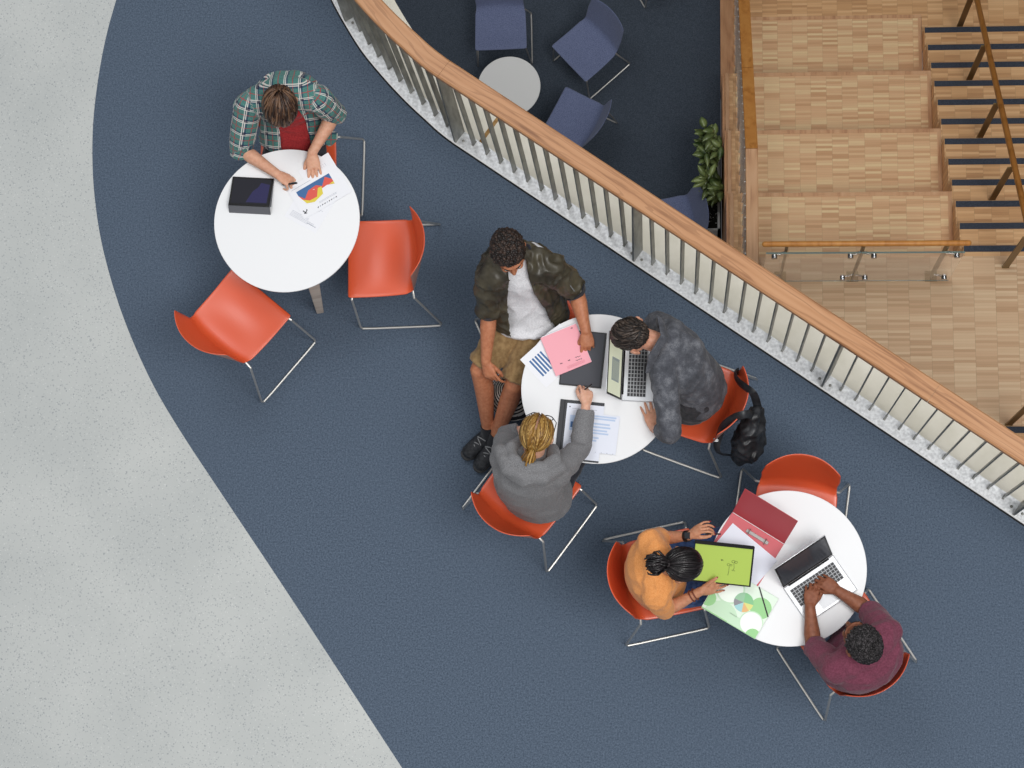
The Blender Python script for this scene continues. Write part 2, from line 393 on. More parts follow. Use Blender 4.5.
# main balustrade
S1 = s_of(BASE[-1]); POSTS = [S1 - .13 * 0 - 1.02 * 1, S1, S1 + 1.262, S1 + 2.541, S1 + 3.794, S1 + 5.06]
bal = thing('balustrade', 'steel balustrade with a wide oak handrail along the gallery edge', 'balustrade')
f = MB(); strip(f, .008, .094, -.02, .004); f.build('base_plate', M_galv, bal)
f = MB(); strip(f, .001, .009, -.02, .012); f.build('edge_trim', M_edge, bal)
f = MB(); strip(f, -.008, .001, -.02, .0015); f.build('shadow_gap', M_black, bal)
def zrot(d): return Matrix.Rotation(math.atan2(d.y, d.x), 3, 'Z')
for s in POSTS + [POSTS[0] - .42]:
    p, d, n = at_s(s); c = p + n * .052; f = MB(); f.rings([[p.to_3d() + n.to_3d() * o_ + d.to_3d() * q_ + V(0, 0, z_) for o_, q_ in ((a_, -.006), (b_, -.006), (b_, .006), (a_, .006))] for z_, a_, b_ in ((0, .008, .096), (1.08, .040, .120))]); f.build('post', M_bar, bal, smooth=False, bevel=.001)
    if s in POSTS:
        for k in (-1, 1):
            b = p + n * .045 + d * (.035 * k); f = MB(); f.lathe([(.008, .004), (.008, .009), (.004, .011)], 10, c=(b.x, b.y, 0)); f.build('bolt', M_bar, bal)
def bars(s0, s1, n):
    for k in range(1, n):
        p, d, nn = at_s(s0 + (s1 - s0) * k / n); c = p + nn * .068
        f = MB(); f.box((c.x, c.y, .54), (.008, .03, 1.08), zrot(d)); o = c - nn * .004
        f.box((c.x, c.y, .008), (.013, .035, .012), zrot(d)); f.build('baluster', M_bar, bal, smooth=False)
bars(POSTS[0], POSTS[1], 10)
for a, b in zip(POSTS[1:-1], POSTS[2:]): bars(a, b, 13)
bars(POSTS[0] - .42, POSTS[0], 4)
def uvw_attr(o, uv):
    a = o.data.attributes.new('uvw', 'FLOAT_VECTOR', 'POINT'); a.data.foreach_set('vector', [c for q in uv for c in q])
def rail(s0, s1, off, z):
    R, uv = [], []; ss = [s0] + [c for c in CUM if s0 + .02 < c < s1 - .02] + [s1]; w, h = .055, .02
    prof = [(-w, -h), (-w, h * .6), (-w + .008, h), (w - .008, h), (w, h * .6), (w, -h)]
    for s in ss:
        p, d, n = at_s(s); c = p + n * off
        R.append([V(c.x + n.x * a, c.y + n.y * a, z + b) for a, b in prof]); uv += [(s, a, b) for a, b in prof]
    f = MB(); f.rings(R); o = f.build('handrail', M_oak, bal, angle=25); uvw_attr(o, uv)
J1, J2 = s_of(P(443, 69, 1.12).to_2d()), s_of(P(933, 394, 1.12).to_2d())
for a, b in ((.02, J1 - .0007), (J1 + .0007, J2 - .0007), (J2 + .0007, CUM[-1] - .02)): rail(a, b, .088, 1.10)

# ------------------------------------------------------------------ seating steps and stairs (lower right)
XL, XF, XR = .43, .547, 2.24
st = thing('staircase', 'parquet stairs with dark blue nosings running down beside the wide seating steps', 'stairs', (3.6, LAND_Y, -6.06))
def part(mb, name, m, root, **k): return mb.build(name, m, root, org=root.location, **k)
for i in range(12):
    z = LAND_Z - RISE * i; y1 = 3.787 + GO * i; y0 = 3.70 if i == 0 else y1 - GO - .0
    if i == 0: continue_y = 3.70
    f = MB(); f.box(((XR + 5.4) / 2, (y0 + y1) / 2 if i else 3.7435, (z - 6.06) / 2), (5.4 - XR, y1 - y0 if i else .087, z + 6.06)); t_ = part(f, 'step', M_parquet_step, st, smooth=False)
    f = MB(); f.box(((XR + .003 + 5.4) / 2, y1 - .028, z + .0015), (5.4 - XR - .003, .05, .004)); f.v = [v - Vector(st.location) for v in f.v]
    f.build('nosing', M_nosing, t_, smooth=False)
for k, (ya, yb) in enumerate(((LAND_Y, 4.367), (4.367, 5.063), (5.063, 5.755))):
    z = LAND_Z - 3 * (k + 1) * RISE
    sp = thing('seating_step', ('wide parquet seating step just below the landing', 'wide parquet seating step in the middle of the flight', 'wide parquet seating step lowest of the three above the lower floor')[k], 'step', ((XL + XR) / 2, (ya + yb) / 2, -6.06), group='wide seating steps')
    f = MB(); f.box(((XF + XR) / 2, (ya + yb) / 2, (z - 6.06) / 2), (XR - XF - .002, yb - ya, z + 6.06)); part(f, 'platform', M_parquet_seat, sp, smooth=False)
    f = MB(); f.box(((XF + XR) / 2, yb - .016, z + .001), (XR - XF - .01, .032, .005)); f.box((XR - .018, (ya + yb) / 2, z + .001), (.03, yb - ya - .01, .004)); part(f, 'edge_board', M_oak_pale, sp, smooth=False)
    f = MB(); f.box(((XL + XF) / 2 + .012, (ya + yb) / 2, (z - 6.06) / 2 + .0), (XF - XL - .024, yb - ya - .004, z + 6.06)); part(f, 'side_board', M_parquet_step, sp, smooth=False)
    f = MB(); f.box((XL + .045, (ya + yb) / 2, z + .006), (.03, yb - ya - .004, .02)); part(f, 'side_trim', M_oak_pale, sp, smooth=False)
    f = MB(); f.box((XL + .012, (ya + yb) / 2, (z - 6.06) / 2 + .005), (.02, yb - ya - .002, z + 6.06)); part(f, 'fascia', M_oak_red, sp, smooth=False)
# flush border lines of the parquet at the foot
f = MB(); f.box(((XF + XR) / 2, 6.458, -6.058), (XR - XF, .03, .004)); f.box((XR - .018, 6.1, -6.058), (.03, .69, .004))
struct(f.build('trim_2', M_oak_pale, smooth=False), 'flush oak border in the lower parquet', 'trim')
f = MB(); f.box((1.335, 6.106, -6.16), (1.8, .7, .2)); struct(f.build('floor_parquet', M_parquet_seat, smooth=False), 'finger parquet below the last seating step', 'floor')
f = MB(); f.box((XL + .06, 7.0, -6.05), (.12, 2.49, .03)); struct(f.build('trim_3', M_oak_red, smooth=False), 'oak kerb between dark carpet and lower parquet', 'trim')
# fence between carpet side and seating steps
fe = thing('stair_railing', 'oak railing with close steel bars on the left side of the seating steps', 'railing', (XF, LAND_Y, -4))
def slope_z(y): return LAND_Z - (y - 3.7) * RISE / GO
def zr(y): return min(-3.93, slope_z(y) + .71)
y = 3.62
while y < 7.2:
    zb = LAND_Z
    for k, yy in enumerate((3.70, 4.367, 5.063, 5.755)):
        if y > yy: zb = max(-6.06, LAND_Z - 3 * (k + 1) * RISE)
    f = MB(); f.box((XF + .02, y, (zb + zr(y)) / 2), (.022, .007, zr(y) - zb)); part(f, 'bar', M_galv, fe, smooth=False); y += .096
YK = 3.7 + (.71 - .07) * GO / RISE
for ya, yb, mm in ((2.6, YK, M_oak_pale), (YK + .003, 5.46, M_oak_amber), (5.463, 7.2, M_oak_amber)):
    R = [[V(x, q, zr(q) + dz) for x, dz in ((.566, 0), (.566, .035), (.572, .04), (.657, .04), (.663, .035), (.663, 0))] for q in (ya, yb)]
    f = MB(); f.rings(R); part(f, 'handrail', mm, fe, angle=25)
# glass guard on the landing edge
gg = thing('glass_guard', 'glass guard with an oak rail and bronze posts across the landing edge', 'railing', (1.39, 3.49, LAND_Z))
f = MB(); f.limb([(.665, 3.545, -3.0), (2.125, 3.545, -3.0)], [.021, .021]); part(f, 'handrail', M_oak_amber, gg)
GY = 3.505
for k, (xa, xb) in enumerate(((.68, 1.365), (1.372, 2.115))):
    f = MB(); f.box(((xa + xb) / 2, GY, -3.54), (xb - xa, .01, .86)); pn = part(f, 'glass_panel', M_glass, gg, smooth=False)
    f = MB(); f.box(((xa + xb) / 2, GY, -3.108), (xb - xa, .012, .006)); f.v = [v - Vector(gg.location) for v in f.v]; f.build('glass_edge', M_glass_edge, pn, smooth=False)
    f = MB(); f.box(((xa + xb) / 2, GY, -3.972), (xb - xa, .012, .006)); f.v = [v - Vector(gg.location) for v in f.v]; f.build('glass_edge', M_glass_edge, pn, smooth=False)
for x, sides in ((.83, (-1,)), (1.385, (-1, 1)), (1.985, (1,))):
    f = MB(); f.box((x, 3.545, -3.51), (.012, .05, .98)); f.box((x, 3.545, -3.995), (.09, .09, .01)); po = part(f, 'post', M_brass, gg, smooth=False)
    for sd in sides:
        for z in (-3.20, -3.88):
            f = MB(); f.tube([(x, 3.535, z), (x + sd * .085, 3.52, z)], .009, 8); f.tube([(x + sd * .085, 3.53, z), (x + sd * .085, 3.485, z)], .021, 14)
            f.v = [v - Vector(gg.location) for v in f.v]; f.build('clamp', M_steel, po)
# stair handrail with slanted look posts
sh = thing('stair_handrail', 'slim dark oak handrail on bronze posts running down the parquet stairs', 'railing', (2.55, LAND_Y, LAND_Z))
f = MB(); f.limb([(2.575, 3.2, -3.06), (2.575, 3.66, -3.10), (2.575, 7.0, -3.16 - (7.0 - 3.68) * RISE / GO)], [.024, .024, .024]); part(f, 'handrail', M_rail_dark, sh)
for yy, zz in ((3.612, -4.0), (4.296, -4.515), (4.976, -5.03), (5.643, -5.545), (6.30, -6.06)):
    top = -3.16 - (yy - 3.68) * RISE / GO if yy > 3.66 else -3.1
    f = MB(); f.box((2.555, yy, (zz + top) / 2), (.05, .012, top - zz)); f.box((2.555, yy, zz + .004), (.056, .02, .006)); part(f, 'post', M_brass, sh, smooth=False)
# first step of the flight going up from the landing
up = thing('rising_step', 'bottom step of the flight that climbs from the landing beneath the balustrade', 'step', (3.6, 2.2, LAND_Z))
for i in range(2):
    f = MB(); f.box((3.9, 2.342 - GO * i - .5 + .0, LAND_Z + RISE * (i + .5)), (2.84, 1.0, RISE)); t_ = part(f, 'step', M_parquet_step, up, smooth=False)
    f = MB(); f.box((3.9, 2.342 - GO * i - .028, LAND_Z + RISE * (i + 1) + .0015), (2.82, .05, .004)); f.v = [v - Vector(up.location) for v in f.v]; f.build('nosing', M_nosing, t_, smooth=False)
u2 = thing('rising_handrail', 'bronze post with oak handrail at the foot of the climbing flight', 'railing', (2.54, 2.38, LAND_Z))
f = MB(); f.box((2.54, 2.38, LAND_Z + .46), (.05, .012, .92)); f.box((2.54, 2.38, LAND_Z + .004), (.056, .02, .006)); part(f, 'post', M_brass, u2, smooth=False)
f = MB(); f.limb([(2.56, 2.45, LAND_Z + .93), (2.56, .9, LAND_Z + .93 + 1.5 * RISE / GO)], [.024, .024]); part(f, 'handrail', M_rail_dark, u2)
# ------------------------------------------------------------------ chairs
def plastic(name, c, rough=.42, spec=.5):
    m = mat(name, c, rough, spec=spec); t = NT(m); f = t.noise(t.coords(), 350, 2); t.bump(f, .06, .001); return m
M_orange = plastic('orange plastic', srgb(226, 92, 52), .36, .6); M_orange.node_tree.nodes['Principled BSDF'].inputs['Coat Weight'].default_value = .5; M_orange.node_tree.nodes['Principled BSDF'].inputs['Coat Roughness'].default_value = .32
M_bluesh = speckled('slate blue felt', srgb(92, 102, 134), srgb(120, 130, 164), 160, .75, sheen=.2)
M_chrome = mat('chrome tube', srgb(206, 204, 200), .36, .7)
M_white = mat('white laminate', srgb(235, 236, 238), .35, spec=.45)
M_white_edge = mat('white table edge', srgb(226, 226, 226), .5)
M_grey_top = mat('light grey laminate', srgb(232, 232, 230), .5)
M_leg = wood('grey washed wood leg', srgb(184, 166, 152), srgb(206, 190, 176), srgb(220, 206, 194), attr=None)
def shell_mesh(wr=1.0, lean=.075):
    rows = []
    NU = 20; prof = []
    for k in range(9):                                   # seat, front to back
        t = k / 8; y = .2 - .335 * t; z = .448 - .016 * math.sin(math.pi * t) - (.012 * (1 - t * 5) ** 2 if t < .2 else 0)
        prof.append((y, z, .22 - .006 * t ** 2, 0, .006 + .016 * math.sin(math.pi * min(1, t * 1.05))))
    for k in range(1, 13):                               # bend and backrest
        t = k / 12
        if t < .34:
            a = t / .34; ang = a * math.radians(78); y = -.135 - .075 * math.sin(ang); z = .448 + .075 * (1 - math.cos(ang))
        else:
            a = (t - .34) / .66; y = -.208 - lean * a; z = .508 + .29 * a
        waist = .207 - .004 * math.exp(-((t - .33) / .15) ** 2)
        w = waist + (.004 if t > .5 else 0) - max(0, t - .5) * .028
        prof.append((y, z, w, .012 + .075 * wr * t ** 1.3, .010 * (1 - t)))
    for y, z, w, wrap, dish in prof:
        row = []
        for j in range(NU + 1):
            u = -1 + 2 * j / NU; zz = z
            row.append(V(u * w, y + wrap * abs(u) ** 2.2, zz - dish * (1 - u * u) + (0 if y > -.13 else 0)))
        rows.append(row)
    # rounded top line: the middle stands a little higher than the tips
    for j in range(NU + 1):
        u = -1 + 2 * j / NU
        for k, d in ((-1, 1.0), (-2, .7), (-3, .45), (-4, .25)): rows[k][j].z += .022 * (1 - u * u) * d - .008 * abs(u) ** 6 * d
    me = bpy.data.meshes.new('seat_shell'); n = NU + 1
    me.from_pydata([tuple(p) for r in rows for p in r], [], [(i * n + j, i * n + j + 1, (i + 1) * n + j + 1, (i + 1) * n + j) for i in range(len(rows) - 1) for j in range(NU)])
    me.update(); return me
def make_chair(label, m_shell, group, sled=1.0, m_back=None, shape=()):
    t = thing('chair', label, 'chair', group=group)
    o = link('seat_shell', shell_mesh(*shape), [m_back or m_shell, m_shell], t, angle=180)
    s = o.modifiers.new('thick', 'SOLIDIFY'); s.thickness = .008; s.offset = -1; s.material_offset = 1; s.material_offset_rim = 1
    q = o.modifiers.new('sub', 'SUBSURF'); q.levels = 1; q.render_levels = 1; q.boundary_smooth = 'PRESERVE_CORNERS'
    for sg in (-1, 1):
        f = MB()
        pts = [(sg * .05, .165, .428), (sg * .19, .175, .428), (sg * .222, .18, .418), (sg * .292, .195, .03), (sg * .299, .185, .0125), (sg * .30, .12, .0085), (sg * .30, -.2, .0085), (sg * .299, -.262, .0125), (sg * .292, -.27, .03), (sg * .222, -.165, .40), (sg * .19, -.16, .418), (sg * .05, -.15, .425)]
        pts = [(x if abs(x) < .2 else sg * (.2 + (abs(x) - .2) * sled), y, z) for x, y, z in pts]
        f.tube(pts, .0066, 8); f.build('sled_frame', M_chrome, t)
    f = MB(); f.tube([(-.05, .165, .428), (.05, .165, .428)], .0066, 8); f.tube([(-.05, -.15, .425), (.05, -.15, .425)], .0066, 8); f.build('cross_bar', M_chrome, t)
    return t
CH = [  # x, y, rotation, label
    (-1.597, 2.585, 92.1, 'empty orange plastic chair on the right of the table with the tablet'),
    (-2.393, 2.246, -39.4, 'empty orange plastic chair on the lower left of the table with the tablet'),
    (-2.093, 3.134, -180, 'orange plastic chair under the person in the plaid shirt'),
    (None, None, -155, 'orange plastic chair under the person in the dark green bomber jacket'),
    (.113, 1.798, 69.8, 'orange plastic chair with a black backpack hung on its back'),
    (-.777, 1.289, -36.0, 'orange plastic chair under the person in the grey hoodie'),
    (.639, 1.165, 172.0, 'empty orange plastic chair above the table with the red binder'),
    (-.058, .845, -77.2, 'orange plastic chair under the person in the orange top'),
    (.918, .493, 32.9, 'orange plastic chair under the person in the maroon shirt')]
M_rear = plastic('grey rear of the shell', srgb(176, 134, 124), .4)
c0 = make_chair('', M_orange, 'orange plastic sled chairs', 1.0, M_rear); CHAIR = []
for i, (x, y, r, lb) in enumerate(CH):
    o = c0 if i == 0 else copy_tree(c0); a = math.radians(r)
    if x is None:
        w = P(574, 311, .455); x = w.x + .215 * math.cos(a) + .02 * math.sin(a); y = w.y + .215 * math.sin(a) - .02 * math.cos(a)
    o.location = (x, y, 0); o.rotation_euler = (0, 0, a); o['label'] = lb
    CHAIR.append((V(x, y, 0), V(-math.sin(a), math.cos(a), 0), V(math.cos(a), math.sin(a), 0)))     # place, facing, right hand
b0 = make_chair('', M_bluesh, 'slate blue sled chairs on the lower floor', .35, None, (.40, .098))
for i, (x, y, fx, fy, lb) in enumerate((
    (-1.54, 6.245, 0.03, -1, 'slate blue chair above the grey table on the lower floor, cut by the frame'),
    (-.772, 6.03, -.74, -.673, 'slate blue chair at the upper right of the grey low table'),
    (-.869, 5.381, -.89, .45, 'slate blue chair right of the grey table, half hidden behind the oak handrail'),
    (-.02, 4.42, -.97, -.2, 'slate blue chair beside the leafy plant on the lower floor'),
    (-.13, 6.87, .47, -.88, 'slate blue chair of which only a runner shows at the top edge'))):
    o = b0 if i == 0 else copy_tree(b0); l = math.hypot(fx, fy)
    o.location = (x, y, -6.06); o.rotation_euler = (0, 0, math.atan2(fy, fx) - math.pi / 2); o.scale = (1.06, 1.06, 1.0); o['label'] = lb

# ------------------------------------------------------------------ tables
def make_table(label, x, y, rz, r=.4, h=.73, top=None, name='round_table', group='white round tables', foot=.40):
    t = thing(name, label, 'table', (x, y, 0), rz, group)
    f = MB(); f.lathe([(r - .012, h - .022), (r - .002, h - .012), (r, h - .003), (r - .0015, h)], 96); f.build('tabletop', top or M_white, t, angle=60)
    f = MB(); f.lathe([(r - .05, h - .034), (r - .02, h - .0225)], 64); f.build('underframe', M_white_edge, t)
    for k in range(3):
        a = 2 * math.pi / 3 * k; d = V(math.cos(a), math.sin(a), 0); q = V(-d.y, d.x, 0)
        def ring(c, w, th): return [c + d * (th * sx) + q * (w * sy) for sx, sy in ((-1, -1), (1, -1), (1, 1), (-1, 1))]
        d2 = V(math.cos(a + .26), math.sin(a + .26), 0)
        f = MB(); f.rings([ring(d2 * (r - .075) + V(0, 0, h - .03), .036, .02), ring(d * (foot * .98 - .045) + V(0, 0, .02), .021, .016), ring(d * (foot * .98 - .045) + V(0, 0, 0), .018, .013)])
        f.build('leg', M_leg, t, smooth=False, bevel=.006, segs=3)
    return t
T1 = P(286.7, 220.3, .73); T2 = P(597, 388.5, .73); T3 = P(788, 568, .73)
make_table('white round table with the tablet and charts in front of the person in plaid', T1.x, T1.y, math.radians(-79.5))
make_table('white round table with the pink folder, three people around it', T2.x, T2.y, math.radians(102))
make_table('white round table with the red binder and green folders', T3.x, T3.y, math.radians(55))
tl = make_table('light grey round low table among the slate blue chairs', 0, 0, .4, .281, .46, M_grey_top, 'low_table', None, .27); tl.location = (-1.455, 5.68, -6.06)

# ------------------------------------------------------------------ plant in its trough beside the seating steps
M_leaf = speckled('glossy leaf', srgb(58, 80, 38), srgb(142, 158, 96), 9, .3, spec=.6)
M_stem = mat('green stem', srgb(84, 92, 50), .6)
M_pot = mat('white planter', srgb(214, 216, 214), .5)
M_soil = speckled('planter pebbles', srgb(40, 38, 34), srgb(226, 224, 218), 60, .9, .62, .68)
pl = thing('potted_plant', 'leafy green plant in a white trough beside the seating steps', 'plant', (.29, 4.75, -6.06))
f = MB(); x0, x1, y0, y1, hh = -.02, .115, -.42, .42, .52
for a, b in (((x0, y0), (x1, y0 + .02)), ((x0, y1 - .02), (x1, y1)), ((x0, y0), (x0 + .02, y1)), ((x1 - .02, y0), (x1, y1))):
    f.box(((a[0] + b[0]) / 2, (a[1] + b[1]) / 2, hh / 2), (b[0] - a[0], b[1] - a[1], hh))
f.build('trough', M_pot, pl, smooth=False)
f = MB(); f.box(((x0 + x1) / 2, 0, .24), (x1 - x0 - .04, y1 - y0 - .04, .46)); f.build('soil', M_soil, pl, smooth=False)
lf = MB(); stm = MB()
def leaf(mb, base, d, L, w, up):
    d = d.normalized(); s = d.cross(up); s = s.normalized() if s.length > .01 else d.orthogonal().normalized(); nrm = s.cross(d).normalized()
    R = []
    for k in range(7):
        t = k / 6; ww = w * math.sin(math.pi * min(1, t * .93 + .07)) ** .8; c = base + d * (L * t) - V(0, 0, 1) * (.35 * L * t * t) ; fold = .25
        R.append([c - s * ww + nrm * ww * fold, c, c + s * ww + nrm * ww * fold, c - nrm * .0015])
    mb.rings(R)
for k in range(11):
    bx, by = rnd.uniform(.02, .09), rnd.uniform(-.30, .36) + .08; top = rnd.uniform(.35, .72); lean = V(rnd.uniform(-.07, .06), rnd.uniform(-.06, .1), 0)
    pts = [V(bx, by, .46) + lean * (t * t) + V(0, 0, top * t) for t in (0, .25, .5, .75, 1)]
    stm.tube(pts, [.006, .005, .0045, .004, .003], 6)
    for q in range(15):
        t = .2 + .8 * q / 14; i = min(3, int(t * 4)); c = pts[i].lerp(pts[i + 1], t * 4 - i); a = q * 2.4 + k
        if c.x + .15 * math.cos(a) > .12: a = math.pi - a
        leaf(lf, c, V(math.cos(a), math.sin(a), rnd.uniform(.2, .9)), rnd.uniform(.11, .16), rnd.uniform(.024, .034), V(0, 0, 1))
stm.build('stems', M_stem, pl); lf.build('foliage', M_leaf, pl, angle=180)
# ------------------------------------------------------------------ people
def skin(name, c, dark):
    m = mat(name, c, .5, spec=.35); t = NT(m); f = t.noise(t.coords(), 55, 3)
    t.link(t.ramp(f, [(.3, dark), (.7, c)]), t.b.inputs['Base Color']); m.node_tree.nodes['Principled BSDF'].inputs['Subsurface Weight'].default_value = .08
    m.node_tree.nodes['Principled BSDF'].inputs['Subsurface Radius'].default_value = (.01, .004, .002); return m
def hairmat(name, c1, c2, c3, rough=.35):
    m = mat(name, c2, rough, spec=.4); t = NT(m); g = t.node('ShaderNodeNewGeometry')
    t.link(t.ramp(g.outputs['Random Per Island'], [(.1, c1), (.55, c2), (.95, c3)]), t.b.inputs['Base Color']); return m
M_eye = mat('eye white', srgb(236, 232, 226), .2); M_iris = mat('dark iris', srgb(46, 32, 24), .2)
UP = V(0, 0, 1)
def unit(v): return Vector(v).normalized()

class Figure:
    def __init__(s, name_label, J, faced, head_f, sk, hair_u=None):
        s.J = J; s.root = thing('person', name_label, 'person', (J['pel'].x, J['pel'].y, 0)); s.org = s.root.location.copy()
        s.sk = sk; s.hf = unit(head_f); r = s.hf.cross(UP); s.hr = unit(r); s.hu = unit(s.hr.cross(s.hf))
        s.lat0 = unit(J['hipR'] - J['hipL']); s.lat1 = unit(J['shR'] - J['shL']); s.faced = unit(faced)
        pel, neck = J['pel'], J['neck']; back = J.get('bulge', .03)
        mid = pel.lerp(neck, .55) - s.faced * back; s.mid = mid
        s.spine = lambda t: pel * ((1 - t) ** 2) + (mid * 2 - (pel + neck) * .5) * (2 * t * (1 - t)) + neck * (t * t)
    def lat(s, t): return unit(s.lat0.lerp(s.lat1, t))
    def fwd(s, t):
        ax = unit(s.spine(min(1, t + .02)) - s.spine(max(0, t - .02))); return unit(ax.cross(s.lat(t)) * -1) if unit(ax.cross(s.lat(t))).dot(s.faced) < 0 else unit(ax.cross(s.lat(t)))
    def torso(s, mb, prof, sh_r=.058, inf=0.0, shoulders=True, sc=1.0):
        """elliptical slices along the spine: (t, half width, half depth)"""
        R = []
        for t, w, d in prof:
            c = s.spine(t) if t >= 0 else s.spine(0) - UP * (-t)
            l = s.lat(max(t, 0)); fw = s.fwd(max(t, 0)); R.append([c + l * ((w * sc + inf) * math.cos(a)) + fw * ((d * sc + inf) * math.sin(a)) for a in [2 * math.pi * k / 28 for k in range(28)]])
        mb.rings(R)
        if shoulders:
            c = s.spine(.93)
            for k in 'LR':
                sh = s.J['sh' + k]; mb.limb([c, c.lerp(sh, .55) + UP * .012, sh], [sh_r + .012 + inf, sh_r + .008 + inf, sh_r + inf])
    TPROF = [(-.07, .10, .08), (-.03, .15, .115), (.06, .165, .12), (.3, .145, .108), (.5, .148, .11), (.72, .165, .118), (.86, .15, .10), (.95, .09, .07), (1.0, .058, .058)]
    def head(s, mb, sc=1.0):
        C = s.J['head']; f, u, r = s.hf, s.hu, s.hr; s.ear = []
        B = lambda off, a, b, c: mb.ball(C + (r * off[0] + f * off[1] + u * off[2]) * sc, (r * a * sc, f * b * sc, u * c * sc))
        B((0, -.012, .034), .075, .094, .082); B((0, .03, -.03), .060, .062, .075); B((0, .055, -.078), .030, .030, .030)
        B((0, .045, -.055), .047, .045, .045); B((0, .075, .028), .052, .02, .012); 
        for sg in (-1, 1):
            B((sg * .035, .068, -.018), .022, .022, .022); B((sg * .083, -.014, -.004), .010, .021, .032); B((sg * .088, -.024, .010), .008, .012, .014)
            B((sg * .044, .03, -.055), .02, .04, .03)
        mb.limb([C + (f * .088 + u * .012) * sc, C + (f * .104 - u * .022) * sc], [.008 * sc, .012 * sc]); B((-.011, .094, -.027), .008, .009, .007); B((.011, .094, -.027), .008, .009, .007)
        mb.limb([C + (f * .085 - u * .051 - r * .018) * sc, C + (f * .093 - u * .049) * sc, C + (f * .085 - u * .051 + r * .018) * sc], [.004, .0065, .004])
        mb.limb([C + (f * .083 - u * .061 - r * .016) * sc, C + (f * .091 - u * .061) * sc, C + (f * .083 - u * .061 + r * .016) * sc], [.004, .0068, .004])
        n = s.J['neck']; mb.limb([n - s.fwd(1) * .005 - UP * .03, n, C + (f * -.02 - u * .045) * sc], [.062, .056, .054])
    def arm(s, mb, k, r=(.05, .043, .037, .026)):
        a, b, c = s.J['sh' + k], s.J['el' + k], s.J['wr' + k]
        mb.limb([a, a.lerp(b, .5), b], [r[0], r[1] + .002, r[2] + .003]); mb.limb([b, b.lerp(c, .3), b.lerp(c, .75), c], [r[2], r[2] + .003, r[3] + .004, r[3]])
    def leg(s, mb, k, thin=1.0):
        a, b, c = s.J['hip' + k], s.J['kn' + k], s.J['an' + k]
        mb.limb([a, a.lerp(b, .5), b], [.082 * thin, .074 * thin, .056 * thin]); bk = -unit(s.J['toe' + k] - c)
        mb.limb([b, b.lerp(c, .3) + bk * .012, b.lerp(c, .75), c], [.054 * thin, .056 * thin, .040 * thin, .036 * thin])
        t = s.J['toe' + k]; d = unit(t - c); mb.limb([c - UP * .03 - V(d.x, d.y, 0) * .03, c - UP * .045 + V(d.x, d.y, 0) * .05, c - UP * .062 + V(d.x, d.y, 0) * .10], [.032, .028, .018])
    def hand(s, mb, k, fdir, back, curl=(20, 25, 15), thumb=(.75, .6, -.3), tcurl=.5, sc=1.0, spread=7, percurl=None):
        w = s.J['wr' + k]; fd = unit(fdir); bk = unit(Vector(back) - fd * Vector(back).dot(fd)); lat = fd.cross(bk) * (-1 if k == 'R' else 1)
        mb.limb([w, w + fd * .028 * sc, w + fd * .055 * sc, w + fd * .077 * sc], [(.026 * sc, .021 * sc), (.034 * sc, .018 * sc), (.039 * sc, .015 * sc), (.037 * sc, .011 * sc)], side=lat, n=18)
        tips = []
        for i, (o, L, r) in enumerate(((.030, .080, .0078), (.0103, .089, .0081), (-.0100, .082, .0077), (-.0295, .066, .0069))):
            base = w + (fd * (.086 - (.004 if i in (0, 3) else 0) - (.006 if i == 3 else 0)) + lat * o) * sc - bk * .002
            d = unit(fd + lat * math.tan(math.radians((1.5 - i) * spread))); ax = lat; pts = [base - d * .02, base]; p = base
            cu = percurl[i] if percurl else curl; tot = 0
            for sgm, cdeg in zip((.46, .30, .24), cu):
                tot += cdeg; a = math.radians(tot); q = unit(d * math.cos(a) - bk * math.sin(a)); p = p + q * L * sc * sgm; pts.append(p)
            mb.limb(pts, [r * sc * 1.05, r * sc * 1.08, r * sc * 1.04, r * sc * .95, r * sc * .82], n=12); tips.append((pts[-1], q, unit(bk * math.cos(a) + d * math.sin(a))))
        d = unit(lat * thumb[0] + fd * thumb[1] + bk * thumb[2]); p0 = w + (fd * .022 + lat * .018 - bk * .006) * sc; p1 = p0 + d * .042 * sc
        d2 = unit(d.lerp(fd * .8 - bk * .5, tcurl)); p2 = p1 + d2 * .032 * sc; d3 = unit(d2.lerp(fd * .7 - bk * .7 - lat * .5, tcurl)); p3 = p2 + d3 * .024 * sc
        mb.limb([p0, p1, p2, p3], [.0145 * sc, .0125 * sc, .0108 * sc, .0085 * sc], n=12); tips.append((p3, d3, unit(bk + lat)))
        return tips
    def put(s, name, me, m, **k):
        me.transform(Matrix.Translation(-s.org)); return link(name, me, m, s.root, angle=180, **k)
    def raw(s, name, mb, m, parent=None, **k): return mb.build(name, m, parent or s.root, org=s.org, **k)
    def body(s, mb): o = s.put('body', melt('body', mb, .0036, 2), s.sk); s.eyes(); return o
    def eyes(s, sc=1.0):
        C = s.J['head']; f, u, r = s.hf, s.hu, s.hr
        for sg in (-1, 1):
            e = C + (r * sg * .031 + f * .0775 + u * .008) * sc; mb = MB(); mb.ball(e, (r * .0125, f * .0125, u * .0115), 14, 8, 0); mb.ball(e + f * .0075, (r * .006, f * .006, u * .006), 10, 6, 1)
            s.raw('eye', mb, [M_eye, M_iris], angle=180)
            mb = MB(); mb.tube([C + (r * sg * .016 + f * .094 + u * .028), C + (r * sg * .034 + f * .088 + u * .034), C + (r * sg * .052 + f * .070 + u * .030)], [.002, .0035, .0015], 6); s.raw('eyebrow', mb, s.brow, angle=180)
